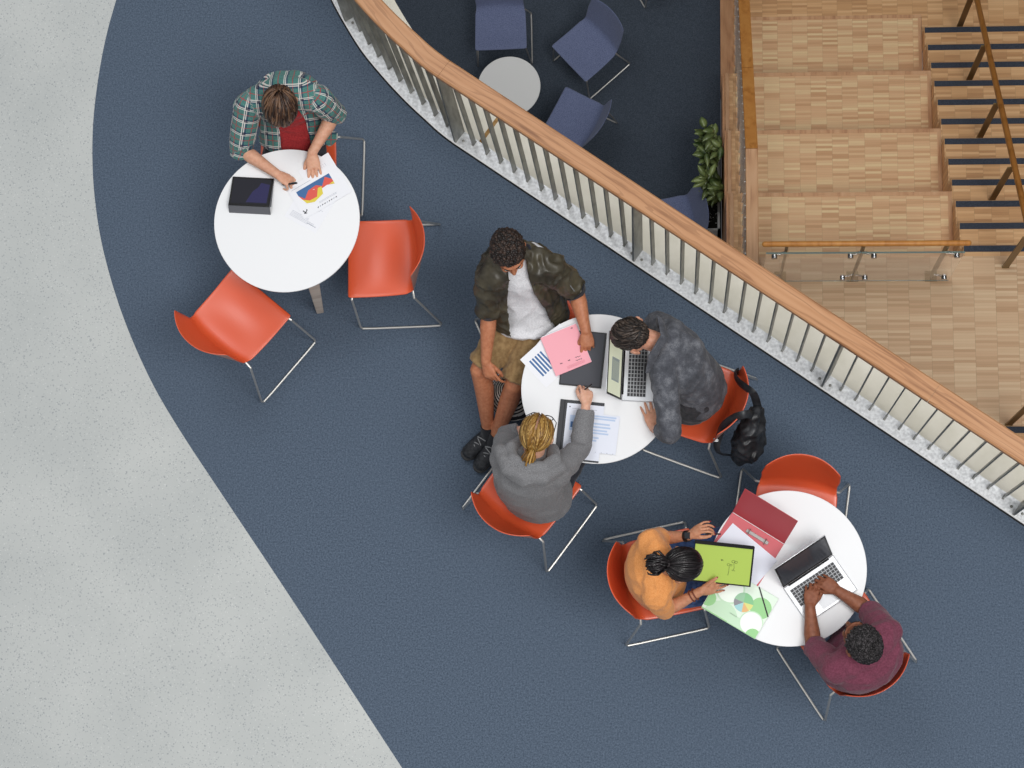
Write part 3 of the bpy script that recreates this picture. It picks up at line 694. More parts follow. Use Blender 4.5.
    def sleeve(s, mb, k, upto, r0=.064, r1=.052, flare=0.0, cuff=True):
        """sleeve from the shoulder; upto 0..1 along the upper arm, 1..2 along the forearm; flat open end"""
        a, b, c = s.J['sh' + k], s.J['el' + k], s.J['wr' + k]
        if upto <= 1:
            e = a.lerp(b, upto); mb.limb([a, a.lerp(e, .5), e], [r0, (r0 + r1) / 2 + .002, r1 + flare], caps=(1, 0)); return e, unit(b - a)
        e = b.lerp(c, upto - 1); mb.limb([a, a.lerp(b, .5), b], [r0, (r0 + r1) / 2 + .004, r1 + .002]); mb.limb([b, b.lerp(e, .5), e], [r1 + .002, r1 * .95, r1 * .86 + flare], caps=(1, 0)); return e, unit(c - b)
    # ---- hair
    def scalp(s, d, k=1.0):
        """point of the skull in direction d = (right, front, up)"""
        return s.J['head'] + s.hr * (d.x * .079 * k) + s.hf * (-.012 + d.y * .098 * k) + s.hu * (.034 + d.z * .087 * k)
    def cap(s, keep, m, k=1.0):
        mb = MB(); nu, nv = 48, 28; vs = []; fs = []
        for i in range(nv + 1):
            th = math.pi * i / nv
            for j in range(nu): ph = 2 * math.pi * j / nu; vs.append(V(math.sin(th) * math.cos(ph), math.sin(th) * math.sin(ph), math.cos(th)))
        for i in range(nv):
            for j in range(nu):
                q = (i * nu + j, i * nu + (j + 1) % nu, (i + 1) * nu + (j + 1) % nu, (i + 1) * nu + j)
                if keep((vs[q[0]] + vs[q[1]] + vs[q[2]] + vs[q[3]]) / 4): fs.append(q)
        mb.add([s.scalp(v, k) for v in vs], fs); bm_o = mb; return bm_o
    def locks(s, mb, n, root, flow, L, w, lift=(1.02, 1.10), steps=8, wob=.12, seed=1):
        """hair locks: root(rng) gives a direction on the skull, flow(d) the combing direction there"""
        g = random.Random(seed)
        for _ in range(n):
            d = root(g).normalized(); le = L * g.uniform(.75, 1.15); k0 = g.uniform(*lift); pts = []; ww = w * g.uniform(.6, 1.3); ph = g.uniform(0, 6)
            jit = V(g.uniform(-1, 1), g.uniform(-1, 1), g.uniform(-1, 1)) * wob
            for i in range(steps):
                t = i / (steps - 1); pts.append(s.scalp(d, k0 * (.97 + .05 * math.sin(math.pi * min(1, t * 1.3)))))
                fl = flow(d) + jit; fl = fl - d * fl.dot(d)
                if fl.length > 1e-4: d = (d + fl.normalized() * (le / .09 / (steps - 1))).normalized()
            mb.tube(pts, [(ww * .5, ww * .5)] + [(ww, ww * .45)] * (steps - 3) + [(ww * .7, ww * .4), (ww * .12, ww * .1)], 5, side=(pts[0] - s.J['head']).cross(pts[1] - pts[0]))
    def curls(s, mb, keep, n, r, k=1.03, seed=2, jitter=.02):
        g = random.Random(seed); got = 0; i = 0; N = n * 2
        while i < N:
            z = 1 - 2 * (i + .5) / N; ph = i * 2.39996; q = math.sqrt(1 - z * z); d = V(q * math.cos(ph), q * math.sin(ph), z); i += 1
            if not keep(d): continue
            c = s.scalp(d, k + g.uniform(-jitter, jitter)); rr = r * g.uniform(.7, 1.25); a = V(g.uniform(-1, 1), g.uniform(-1, 1), g.uniform(-1, 1)).normalized(); b = a.orthogonal().normalized(); e = a.cross(b)
            mb.ball(c, (a * rr * 1.25, b * rr * .85, e * rr), 8, 6)
def frame(chair, J, knee=.43, spread=.10, shin=.05, side=0.0, hipback=.06, an_in=0.0):
    """hidden legs from the chair they sit on"""
    c, f, r = chair
    for k, sg in (('R', 1), ('L', -1)):
        if 'hip' + k not in J: J['hip' + k] = V(J['pel'].x, J['pel'].y, .55) + r * (.085 * sg)
        if 'kn' + k not in J: J['kn' + k] = J['hip' + k] + f * knee + r * (sg * (spread - .05)) - UP * .02 + r * side
        if 'an' + k not in J: J['an' + k] = V(J['kn' + k].x, J['kn' + k].y, .10) + f * shin - r * (sg * an_in)
        if 'toe' + k not in J: J['toe' + k] = V(J['an' + k].x, J['an' + k].y, .05) + f * .16 + r * (sg * .03)
    return J
def jeans(fg, m, inf=.012, upto=2, amp=.004, name='trousers', seed=1, top=.32):
    mb = MB(); fg.torso(mb, [(-.07, .11, .09), (-.03, .155, .12), (.06, .168, .124), (.2, .155, .115), (top, .148, .11)], inf=inf, shoulders=False)
    for k in 'LR':
        a, b, c = fg.J['hip' + k], fg.J['kn' + k], fg.J['an' + k]
        if upto > 1.01:
            e = b.lerp(c, upto - 1 - .06); mb.limb([a, a.lerp(b, .5), b], [.090, .080, .066]); mb.limb([b, b.lerp(e, .5), e], [.064, .060, .052], caps=(1, 0))
        else:
            e = a.lerp(b, upto); mb.limb([a, a.lerp(e, .5), e], [.098, .094, .088], caps=(1, 0))
    return fg.put(name, melt(name, mb, .007, 3, folds(amp, 9, seed=seed)), m)
M_shoe = speckled('black shoe leather', srgb(34, 36, 40), srgb(58, 60, 64), 60, .5)
M_sole = mat('dark rubber sole', srgb(52, 52, 54), .7); M_lace = mat('grey lace', srgb(150, 152, 154), .7)
def shoes(fg, m, sole, lace=None):
    for k in 'LR':
        c, t = fg.J['an' + k], fg.J['toe' + k]; d = unit(V(t.x - c.x, t.y - c.y, 0)); l = V(-d.y, d.x, 0); g0 = c.z - .10
        z = lambda h: UP * (h - c.z + g0)
        mb = MB(); h = c - d * .045
        mb.limb([h + z(.055), c + d * .02 + z(.06), c + d * .09 + z(.045), c + d * .165 + z(.036)], [(.040, .046), (.042, .05), (.046, .036), (.040, .026)], side=l)
        mb.limb([c + z(.06), c + z(.105)], [.046, .047], caps=(1, 0))
        sh = fg.put('shoe', melt('shoe', mb, .006, 2), m)
        mb = MB(); R = []
        for q, w in ((-.085, .018), (-.07, .034), (-.03, .042), (.04, .044), (.11, .049), (.165, .044), (.195, .030), (.205, .012)):
            R.append([c + d * q + l * w + z(.0), c + d * q - l * w + z(.0), c + d * q - l * w + z(.024), c + d * q + l * w + z(.024)])
        mb.rings(R); fg.raw('sole', mb, sole, sh, bevel=.005)
        if lace:
            mb = MB()
            for i in range(5):
                q = .03 + .018 * i; hz = .105 - .0085 * i; sg = 1 if i % 2 else -1
                mb.tube([c + d * q + l * (.024 * sg) + z(hz - .006), c + d * (q + .008) + z(hz + .006), c + d * (q + .016) - l * (.024 * sg) + z(hz - .01)], .003, 5)
            fg.raw('lace', mb, lace, sh)
def cloth(name, c1, c2, scale=130, rough=.85, bump=.25, sheen=.15, lo=.35, hi=.65, detail=3): return speckled(name, c1, c2, scale, rough, lo, hi, bump, detail, .25, sheen)
def dirs(lo_z=-1.0):
    def f(g):
        while True:
            v = V(g.gauss(0, 1), g.gauss(0, 1), g.gauss(0, 1)).normalized()
            if v.z > lo_z: return v
    return f
def band(c, ax, r, w, th, n=28):
    """ring strap around a limb"""
    ax = unit(ax); u = ax.orthogonal().normalized(); v = ax.cross(u); mb = MB(); R = []
    for k in range(n + 1):
        a = 2 * math.pi * k / n; q = u * math.cos(a) + v * math.sin(a)
        R.append([c + q * r - ax * w / 2, c + q * (r + th) - ax * w / 2, c + q * (r + th) + ax * w / 2, c + q * r + ax * w / 2])
    mb.rings(R, caps=False); return mb

# ---------------- person in the plaid shirt
def plaid():
    m = mat('green plaid flannel', srgb(70, 122, 112), .85, spec=.2, sheen=.15); t = NT(m)
    a = t.node('ShaderNodeAttribute'); a.attribute_name = 'uvw'; s = t.node('ShaderNodeSeparateXYZ'); t.link(a.outputs['Vector'], s.inputs[0])
    def bands(o, off, w, per=.078):
        x = t.math('FRACT', t.math('ADD', t.math('DIVIDE', o, per), off + 10.0)); return t.math('LESS_THAN', x, w)
    n = t.noise(t.coords(), 160, 2); col = t.ramp(n, [(.3, srgb(64, 110, 106)), (.7, srgb(88, 138, 132))])
    u, v = s.outputs[0], s.outputs[1]
    for o in (u, v): col = t.mix(t.math('MULTIPLY', bands(o, .42, .20), .65), col, srgb(30, 42, 84))
    for o in (u, v): col = t.mix(t.math('MULTIPLY', bands(o, .78, .055), .8), col, srgb(168, 58, 62))
    for o in (u, v):
        for off in (.30, .19): col = t.mix(t.math('MULTIPLY', bands(o, off, .055), .85), col, srgb(224, 218, 212))
    dark = t.math('MULTIPLY', bands(u, .42, .22), bands(v, .42, .22)); col = t.mix(t.math('MULTIPLY', dark, .8), col, srgb(20, 26, 58))
    t.link(col, t.b.inputs['Base Color']); t.bump(n, .2, .003); return m
J = {'pel': P(294, 147, .57) + V(0, .04, 0), 'neck': P(284, 91, .99), 'head': P(281, 105, 1.06), 'shR': P(248, 106, .95), 'elR': P(241, 149, .765), 'wrR': P(277, 174, .775),
     'shL': P(318, 99, .95), 'elL': P(335, 113, .785), 'wrL': P(312, 153, .772), 'bulge': .06}
ch = CHAIR[2]; frame(ch, J, knee=.42, spread=.10, side=.0, shin=-.14)
A = Figure('person in an open green plaid shirt over a red tee, head bent, writing on charts', J, ch[1], (.06, -.72, -.66), skin('warm light skin', srgb(222, 172, 144), srgb(208, 152, 124)))
A.brow = mat('brown brow', srgb(60, 40, 28), .7)
mb = MB(); A.torso(mb, A.TPROF, sc=.92, sh_r=.045); A.head(mb); [A.arm(mb, k) for k in 'LR']; [A.leg(mb, k) for k in 'LR']
A.hand(mb, 'R', P(296, 185, .75) - J['wrR'], (.35, .3, .85), curl=(48, 52, 30), thumb=(.55, .75, -.35), tcurl=.6, percurl=((38, 48, 25), (48, 55, 30), (58, 60, 30), (62, 60, 30)))
A.hand(mb, 'L', P(314.5, 174, .745) - J['wrL'], (0, .15, 1), curl=(10, 14, 8), thumb=(.6, .75, -.25), spread=4)
A.body(mb)
mb = MB(); A.torso(mb, [(-.0, .165, .125)] + A.TPROF[2:-3] + [(.84, .13, .09), (.93, .08, .065)], inf=.012, sh_r=.036, shoulders=False); A.put('tee', melt('tee', mb, .007, 3, folds(.006, 11, (.6, 1, 2.2), 3)), cloth('red tee', srgb(140, 34, 38), srgb(168, 50, 52)))
mb = MB(); A.torso(mb, [(-.0, .175, .13), (.06, .178, .128)] + A.TPROF[3:-1] + [(1.0, .075, .07)], inf=.02)
for k in 'LR':
    e, ax = A.sleeve(mb, k, 1.10, .074, .063)
    mb.limb([e - ax * .06, e + ax * .004], [.060, .059], caps=(0, 0))
# shirt tail hanging beside the chair
tl0 = A.spine(.12) - A.lat(0) * .14; mb.limb([tl0 + A.faced * .02, P(334, 140, .62)], [(.05, .02), (.045, .012)], side=A.faced)
def cutA(c):
    best = min(range(21), key=lambda i: (A.spine(i / 20) - c).length); t = best / 20; q = c - A.spine(t)
    return (q.dot(A.fwd(t)) > .02 and -.07 - (1 - t) * .06 < q.dot(A.lat(t)) - .01 < .065 - .03 * (1 - t) and t < .96 and (c - J['head']).length > .02)
me = melt('plaid_shirt', mb, .007, 3, folds(.007, 9, seed=5), cutA)
uv = []
for v in me.vertices:
    c = v.co; best = None
    for kind, a, b in (('t', J['pel'], J['neck']),) + tuple(x for k in 'LR' for x in (('a', J['sh' + k], J['el' + k]), ('a', J['el' + k], J['wr' + k]))):
        d = b - a; t = (c - a).dot(d) / d.length_squared; tt = min(1, max(0, t)); q = c - (a + d * tt); dd = q.length - (.10 if kind == 't' else 0)
        if best is None or dd < best[0]: best = (dd, kind, a, b, t, q)
    _, kind, a, b, t, q = best
    if kind == 't': i = min(1, max(0, t)); l = A.lat(i); fw = A.fwd(i); uv.append((q.dot(l), (c - a).dot(unit(b - a)) * .7 - q.dot(fw) * .7, 0))
    else: ax = unit(b - a); u = unit(UP - ax * ax.z); w = ax.cross(u); uv.append((math.atan2(q.dot(w), q.dot(u)) * .062, t * (b - a).length + (.3 if b is not J['elL'] and b is not J['elR'] else 0), 0))
o = A.put('plaid_shirt', me, plaid()); uvw_attr(o, uv); s_ = o.modifiers.new('thick', 'SOLIDIFY'); s_.thickness = .004; s_.offset = -1
mb = MB(); cN = J['neck'] + UP * .005
for sg in (-1, 1):
    l = A.lat(1); fw = A.fwd(1); mb.limb([cN - fw * .062, cN + l * sg * .065 - fw * .01 + UP * .004, cN + l * sg * .085 + fw * .06 - UP * .03], [(.02, .007), (.026, .007), (.03, .006)], side=l * sg + UP * .3)
me = melt('collar', mb, .005, 2); uv = [(v.co.dot(A.lat(1)), v.co.dot(A.fwd(1)), 0) for v in me.vertices]; oc = A.put('collar', me, o.data.materials[0]); uvw_attr(oc, uv)
jeans(A, cloth('black jeans', srgb(46, 46, 52), srgb(70, 70, 78), 60), -.002, top=.05); shoes(A, M_shoe, M_sole)
mb = A.cap(lambda d: d.z > -.15 - .45 * max(0, -d.y) + .25 * max(0, d.y), None)
def flowA(d): return V(.35 * d.x + .25, .9 - .3 * abs(d.x), -.55 * max(0, d.y) - .15)
A.locks(mb, 460, lambda g: V(g.gauss(0, .55), g.uniform(-1.05, .75), g.uniform(.0, 1)), flowA, .13, .0050, (1.08, 1.20), seed=4)
A.locks(mb, 120, lambda g: V(g.choice((-1, 1)) * g.uniform(.6, 1), g.uniform(-.8, .2), g.uniform(-.1, .4)), lambda d: V(0, .5, -1), .10, .005, (1.06, 1.16), seed=9)
A.locks(mb, 240, lambda g: V(g.gauss(0, .5), -1, g.uniform(-.5, .5)), lambda d: V(0, -.1, -1), .08, .005, (1.06, 1.16), seed=19)
A.raw('hair', mb, hairmat('brown hair', srgb(38, 26, 20), srgb(66, 46, 36), srgb(120, 90, 68)), angle=180)

# ---------------- person in the bomber jacket
J = {'pel': P(526, 314, .57), 'neck': P(517, 258, 1.06), 'head': P(509, 253, 1.20), 'shR': P(490, 277, .99), 'elR': P(489, 312, .78), 'wrR': P(486, 362, .64),
     'shL': P(551, 270, .99), 'elL': P(576, 291, .81), 'wrL': P(586, 331, .785), 'hipR': P(514, 320, .55), 'hipL': P(540, 322, .55), 'knR': P(480, 370, .50), 'knL': P(514, 386, .49),
     'anR': P(489, 432, .13), 'anL': P(495, 439, .12), 'toeR': P(465, 456, .05), 'toeL': P(477, 470, .05), 'bulge': .03}
B = Figure('person in a dark green bomber jacket and khaki shorts, hand on the pink folder', J, CHAIR[3][1], (.24, -.95, -.08), skin('tan skin', srgb(196, 132, 98), srgb(176, 110, 78)))
B.brow = mat('black brow', srgb(26, 20, 18), .7)
mb = MB(); B.torso(mb, B.TPROF, sc=.9, sh_r=.045); B.head(mb); [B.arm(mb, k, (.052, .046, .041, .028)) for k in 'LR']; [B.leg(mb, k, .98) for k in 'LR']
B.hand(mb, 'R', (P(492, 381, .60) - J['wrR']), (-.4, -.3, .85), curl=(35, 40, 25), percurl=((25, 25, 15), (45, 50, 25), (55, 55, 30), (58, 55, 30)), thumb=(.4, .8, -.4))
B.hand(mb, 'L', (P(588, 350, .758) - J['wrL']), (.1, .1, 1), curl=(40, 45, 25), percurl=((30, 40, 20), (42, 48, 25), (48, 50, 25), (50, 50, 25)), thumb=(.45, .8, -.45))
B.body(mb)
mb = MB(); B.torso(mb, [(-.05, .185, .15), (.0, .19, .155)] + B.TPROF[2:], inf=.024, sh_r=.036); B.put('tee', melt('tee', mb, .007, 3, folds(.008, 9, (1, 1.6, .8), 13)), cloth('white tee', srgb(216, 216, 220), srgb(238, 238, 242)))
mb = MB(); B.torso(mb, [(-.02, .205, .16), (.05, .215, .17), (.3, .20, .155), (.5, .195, .15), (.72, .19, .142), (.86, .165, .115), (.96, .10, .08)], inf=.02, sh_r=.07)
for k, up in (('R', .98), ('L', .95)): e, ax = B.sleeve(mb, k, up, .080, .068, .0)
def cutB(c):
    best = min(range(21), key=lambda i: (B.spine(i / 20) - c).length); t = best / 20; q = c - B.spine(t)
    x = q.dot(B.lat(t)); return q.dot(B.fwd(t)) > .02 and -.05 - .13 * (1 - t) < x < .05 + .01 * (1 - t) and (c - J['head']).length > .02
me = melt('bomber_jacket', mb, .007, 2, lambda c, f1=folds(.016, 8, (1, 1, .8), 21, .3), f2=folds(.009, 17, (1, .8, 1), 5, .2): f1(c) + f2(c), cutB)
M_bomb = mat('dark green satin', srgb(64, 58, 46), .38, spec=.5); t = NT(M_bomb); f_ = t.noise(t.coords(), 9, 4); t.link(t.ramp(f_, [(.3, srgb(44, 40, 33)), (.7, srgb(84, 78, 62))]), t.b.inputs['Base Color'])
o = B.put('bomber_jacket', me, M_bomb); s_ = o.modifiers.new('thick', 'SOLIDIFY'); s_.thickness = .006; s_.offset = -1
M_rib = cloth('navy ribbing', srgb(26, 28, 36), srgb(42, 44, 54), 200)
for k, up in (('R', .98), ('L', .95)):
    e = J['sh' + k].lerp(J['el' + k], up); ax = unit(J['el' + k] - J['sh' + k]); mb = MB(); mb.limb([e - ax * .012, e + ax * .02], [.070, .056], caps=(0, 0), n=24); B.raw('cuff', mb, M_rib, o)
cN = J['neck']; l = B.lat(1); fw = B.fwd(1); mb = MB()
mb.limb([cN + l * .072 + fw * .125 - UP * .09, cN + l * .100 + fw * .05 - UP * .01, cN + l * .072 - fw * .05 + UP * .02, cN - fw * .09 + UP * .025, cN - l * .072 - fw * .05 + UP * .02, cN - l * .100 + fw * .05 - UP * .01, cN - l * .072 + fw * .135 - UP * .10], [(.01, .024)] * 7, side=l)
mb.v = [v + unit(J['head'] - cN) * .018 for v in mb.v]; B.put('collar', melt('collar', mb, .005, 2), M_rib)
mb = MB(); pz = J['shL'].lerp(J['elL'], .62) + UP * .075; mb.tube([pz, pz + V(.045, -.055, -.03)], .003, 6); B.raw('zip', mb, M_steel, o)
jeans(B, cloth('khaki cotton', srgb(136, 108, 72), srgb(160, 132, 92), 40), .008, .95, .009, 'shorts', 31, top=.03); 
for k in 'LR':
    c = J['an' + k]; ax = unit(J['kn' + k] - c); mb = MB(); mb.limb([c - ax * .03, c + ax * .05], [.043, .043], caps=(0, 0), n=22); B.raw('sock', mb, cloth('black sock', srgb(28, 30, 34), srgb(42, 44, 50), 180))
shoes(B, M_shoe, M_sole, M_lace)
keepB = lambda d: d.z > .62 * max(0, d.y) - .50 * max(0, -d.y) - .10 and not (abs(d.x) > .86 and d.z < .12 and d.y > -.35)
mb = B.cap(keepB, None); B.curls(mb, lambda d: keepB(d) and d.z > -.45, 620, .0085, 1.07, 3, .045)
B.raw('hair', mb, hairmat('black brown curls', srgb(22, 16, 14), srgb(38, 28, 24), srgb(66, 50, 42), .45), angle=180)

# ---------------- person in the denim jacket
J = {'pel': P(699, 393, .58), 'neck': P(663, 345, .99), 'head': P(634, 336, 1.05), 'shR': P(673, 334, .95), 'elR': P(657, 322, .765), 'wrR': P(641, 334, .775),
     'shL': P(664, 376, .97), 'elL': P(670, 433, .90), 'wrL': P(654, 428, .775), 'bulge': .05}
frame(CHAIR[4], J, knee=.42, spread=.13, side=-.02)
C = Figure('person in a washed grey denim jacket leaning over the open laptop', J, CHAIR[4][1], (-.74, .06, -.67), skin('fair skin', srgb(220, 166, 140), srgb(202, 144, 118)))
C.brow = mat('dark brow', srgb(40, 30, 26), .7)
mb = MB(); C.torso(mb, C.TPROF, sc=.80, sh_r=.045); C.head(mb, 1.03); [C.arm(mb, k) for k in 'LR']; [C.leg(mb, k) for k in 'LR']
C.hand(mb, 'L', P(648, 404, .745) - J['wrL'], (0, 0, 1), curl=(6, 10, 6), thumb=(.75, .55, -.2), tcurl=.3, spread=7)
C.hand(mb, 'R', P(626, 337, .765) - J['wrR'], (0, 0, 1), curl=(25, 30, 20))
C.body(mb)
mb = MB(); C.torso(mb, C.TPROF[2:], inf=.006, sh_r=.038, sc=.80); C.put('undershirt', melt('undershirt', mb, .008, 3), cloth('dark undershirt', srgb(38, 38, 42), srgb(54, 54, 58)))
def denim():
    m = mat('washed grey denim', srgb(80, 82, 88), .85, spec=.2, sheen=.1); t = NT(m); c = t.coords(); f = t.noise(c, 13, 6, .7); g = t.noise(c, 240, 2)
    h = t.math('ADD', t.math('MULTIPLY', f, .75), t.math('MULTIPLY', g, .25)); t.link(t.ramp(h, [(.34, srgb(58, 60, 66)), (.5, srgb(82, 84, 91)), (.68, srgb(128, 130, 136))]), t.b.inputs['Base Color']); t.bump(g, .3, .002); return m
M_den = denim()
mb = MB(); C.torso(mb, [(.0, .160, .130), (.10, .155, .125), (.3, .138, .112), (.5, .138, .110), (.72, .150, .112), (.86, .140, .098), (.96, .095, .075)], inf=.016)
C.sleeve(mb, 'L', 1.55, .070, .055); C.sleeve(mb, 'R', 1.75, .074, .056)
me = melt('denim_jacket', mb, .007, 2, folds(.009, 10, (1, 1, 1), 41, .3), lambda c: (c - C.spine(.0)).dot(C.spine(.1) - C.spine(0)) < 0)
o = C.put('denim_jacket', me, M_den); s_ = o.modifiers.new('thick', 'SOLIDIFY'); s_.thickness = .004; s_.offset = -1
mb = MB(); cN = J['neck']; l = C.lat(1); fw = C.fwd(1)
cU = unit(J['neck'] - C.spine(.8)); mb.limb([cN + l * .120 + fw * .03 - cU * .0, cN + l * .098 - fw * .04 + cU * .045, cN - fw * .100 + cU * .045, cN - l * .098 - fw * .04 + cU * .045, cN - l * .140 + fw * .02 - cU * .01], [(.010, .032), (.010, .032), (.010, .030), (.010, .032), (.010, .036)], side=fw)
mb.v = [v + unit(J['head'] - cN) * .034 for v in mb.v]; C.put('collar', melt('collar', mb, .005, 2), M_den)
jeans(C, cloth('black denim', srgb(38, 38, 42), srgb(62, 62, 67), 40), .012, 2, .005, seed=51); shoes(C, M_shoe, M_sole)
keepC = lambda d: d.z > .25 * max(0, d.y) - .42 * max(0, -d.y) - .06 and not (abs(d.x) > .88 and d.z < .14 and d.y > -.3)
mb = C.cap(keepC, None)
def flowC(d): return V(.55 * math.sin(3.2 * d.y + 1.5 * d.x + 1) + .25, .9, .1) 
C.locks(mb, 420, lambda g: V(g.gauss(0, .6), g.uniform(-.9, .9), g.uniform(.35, 1)), flowC, .075, .0050, (1.04, 1.14), 7, .22, seed=6)
C.locks(mb, 330, lambda g: V(g.choice((-1, 1)) * g.uniform(.3, 1), g.uniform(-1, .3), g.uniform(-.15, .5)) if g.random() < .7 else V(g.gauss(0, .4), -1, g.uniform(-.3, .4)), lambda d: V(0, -.5, -1), .03, .004, (.99, 1.03), 5, .3, seed=7)
C.raw('hair', mb, hairmat('dark brown hair', srgb(26, 22, 20), srgb(48, 40, 36), srgb(88, 76, 68), .4), angle=180)

# ---------------- person in the grey hoodie
J = {'pel': P(536, 488, .57), 'neck': P(533, 456, 1.04), 'head': P(537, 434, 1.14), 'shR': P(556, 473, .97), 'elR': P(580, 449, .80), 'wrR': P(586, 405, .785),
     'shL': P(505, 459, .97), 'elL': P(506, 436, .75), 'wrL': P(522, 430, .775), 'bulge': .06}
frame(CHAIR[5], J, knee=.40, spread=.05, shin=.04, side=-.05)
D = Figure('person with blonde ponytail and glasses in a grey hoodie, reaching across the table', J, CHAIR[5][1], (.20, .87, -.45), skin('pale skin', srgb(228, 180, 156), srgb(212, 160, 134)))
D.brow = mat('blonde brow', srgb(120, 88, 48), .7)
mb = MB(); D.torso(mb, D.TPROF, sc=.95); D.head(mb, .96); [D.arm(mb, k, (.045, .04, .034, .024)) for k in 'LR']; [D.leg(mb, k, .95) for k in 'LR']
tipsD = D.hand(mb, 'R', P(587, 389, .775) - J['wrR'], (.3, -.2, .9), sc=.94, percurl=((35, 45, 25), (50, 55, 30), (60, 60, 30), (62, 60, 30)), thumb=(.5, .8, -.35), tcurl=.6)
D.hand(mb, 'L', P(538, 428, .75) - J['wrL'], (0, 0, 1), sc=.94, curl=(15, 18, 10))
D.body(mb)
M_hood = cloth('grey marl sweatshirt', srgb(104, 104, 107), srgb(138, 138, 140), 260, detail=4)
mb = MB(); D.torso(mb, [(.0, .19, .15), (.08, .195, .155), (.3, .172, .135), (.5, .165, .128), (.72, .172, .128), (.86, .15, .11), (.96, .10, .085)], inf=.02)
D.sleeve(mb, 'R', 1.88, .072, .056); D.sleeve(mb, 'L', 1.85, .072, .056)
cN = J['neck']; l = D.lat(1); fw = D.fwd(1)
o = D.put('hoodie', melt('hoodie', mb, .0065, 3, folds(.008, 9, (1, 1, 1), 61, .2)), M_hood)
mb = MB()
mb.limb([cN + l * .085 + fw * .07 - UP * .02, cN + l * .115 - fw * .0 + UP * .02, cN + l * .08 - fw * .07 + UP * .015, cN - fw * .10 + UP * .01, cN - l * .08 - fw * .07 + UP * .015, cN - l * .115 + UP * .02, cN - l * .085 + fw * .07 - UP * .02], [(.04, .035)] * 7, side=UP)
mb.limb([cN + l * .15 - fw * .04 - UP * .015, cN + l * .09 - fw * .13 - UP * .03, cN - fw * .165 - UP * .05, cN - l * .09 - fw * .13 - UP * .03, cN - l * .16 - fw * .03 - UP * .015], [(.045, .035), (.055, .045), (.06, .05), (.055, .045), (.045, .035)], side=UP)
mb.v = [v + UP * .034 for v in mb.v]; D.put('hood', melt('hood', mb, .006, 3, folds(.006, 10, (1, 1, 1), 66, .2)), M_hood)
jeans(D, cloth('dark trousers', srgb(34, 36, 44), srgb(54, 56, 64), 50), seed=71); shoes(D, M_shoe, M_sole)
mb = D.cap(lambda d: d.z > .28 * max(0, d.y) - .45 * max(0, -d.y) - .10 and not (abs(d.x) < .07 and d.y > -.45 and d.z > .3), None, 1.0)
def flowD(d):
    sg = 1 if d.x >= 0 else -1; return V(sg * (.9 - abs(d.x)) * .7 - d.x * max(0, -d.y) * 1.2, -1.0, -.55 * abs(d.x) - .35 * max(0, -d.y))
for sg in (-1, 1): D.locks(mb, 330, lambda g: V(sg * g.uniform(.075, .15), g.uniform(-.55, .95), 1 - g.random() * .1), flowD, .17, .0042, (1.03, 1.10), 10, .06, seed=8 + sg)
for sg in (-1, 1): D.locks(mb, 200, lambda g: V(sg * g.uniform(.5, 1), g.uniform(-.3, .6), g.uniform(-.05, .6)), flowD, .13, .0042, (1.02, 1.07), 9, .06, seed=28 + sg)
D.locks(mb, 160, lambda g: V(g.uniform(-.35, .35), g.uniform(-.95, -.4), g.uniform(.1, .8)), flowD, .10, .0042, (1.02, 1.06), 8, .05, seed=48)
tie = D.scalp(V(-.05, -.93, -.35), 1.06); tail = []
g = random.Random(3)
for i in range(60):
    a = V(g.gauss(0, .010), g.gauss(0, .010), g.gauss(0, .008)); e = tie - D.hf * .04 - D.hu * (.05 + g.uniform(0, .012)) - D.hr * (.012 + g.gauss(0, .006)); mid_ = (tie + e) / 2 - D.hf * .018
    mb.tube([tie + a, mid_ + a * 1.5, e + a * .8], [.004, .0045, .001], 5)
D.raw('hair', mb, hairmat('golden blonde hair', srgb(108, 74, 30), srgb(154, 114, 52), srgb(202, 166, 100)), angle=180)
# glasses
mb = MB(); hc = J['head']
for sg in (-1, 1):
    e = hc + D.hr * (sg * .033) + D.hf * .108 + D.hu * .006; mb.tube([e + D.hr * (.024 * math.cos(a)) + D.hu * (.019 * math.sin(a)) for a in [2 * math.pi * k / 20 for k in range(21)]], .0026, 6)
    mb.tube([e + D.hr * sg * .024 + D.hu * .006, hc + D.hr * sg * .079 + D.hf * .085 + D.hu * .012, hc + D.hr * sg * .082 - D.hf * .01 + D.hu * .012], .0024, 6)
mb.tube([hc - D.hr * .010 + D.hf * .109 + D.hu * .008, hc + D.hr * .010 + D.hf * .109 + D.hu * .008], .0024, 6)
D.raw('glasses', mb, mat('dark glasses frame', srgb(30, 28, 30), .3))

# ---------------- person in the orange top
J = {'pel': P(659, 578, .57), 'neck': P(661, 565, 1.05), 'head': P(681, 565, 1.12), 'shR': P(656, 595, .98), 'elR': P(665, 611, .77), 'wrR': P(701, 591, .832),
     'shL': P(650, 543, .98), 'elL': P(662, 538, .75), 'wrL': P(689, 536, .85), 'bulge': .05}
frame(CHAIR[7], J, knee=.42, spread=.10)
E_ = Figure('person with a black ponytail in an orange top and blue jeans holding the lime folder', J, CHAIR[7][1], (.80, .05, -.56), skin('light brown skin', srgb(206, 150, 118), srgb(188, 128, 98)))
E_.brow = mat('black brow', srgb(24, 20, 20), .7)
mb = MB(); E_.torso(mb, E_.TPROF, sc=.93); E_.head(mb, .96); [E_.arm(mb, k, (.043, .038, .032, .023)) for k in 'LR']; [E_.leg(mb, k, .95) for k in 'LR']
tips = E_.hand(mb, 'R', P(722, 586, .800) - J['wrR'], (.1, -.55, .8), sc=.92, curl=(6, 12, 10), thumb=(.75, .6, .55), tcurl=.1)
tipsE = E_.hand(mb, 'L', P(702, 527, .885) - J['wrL'], (-.2, .55, .8), sc=.92, percurl=((30, 40, 25), (38, 45, 25), (35, 30, 20), (20, 25, 15)), thumb=(.45, .8, -.4), tcurl=.5, spread=8)
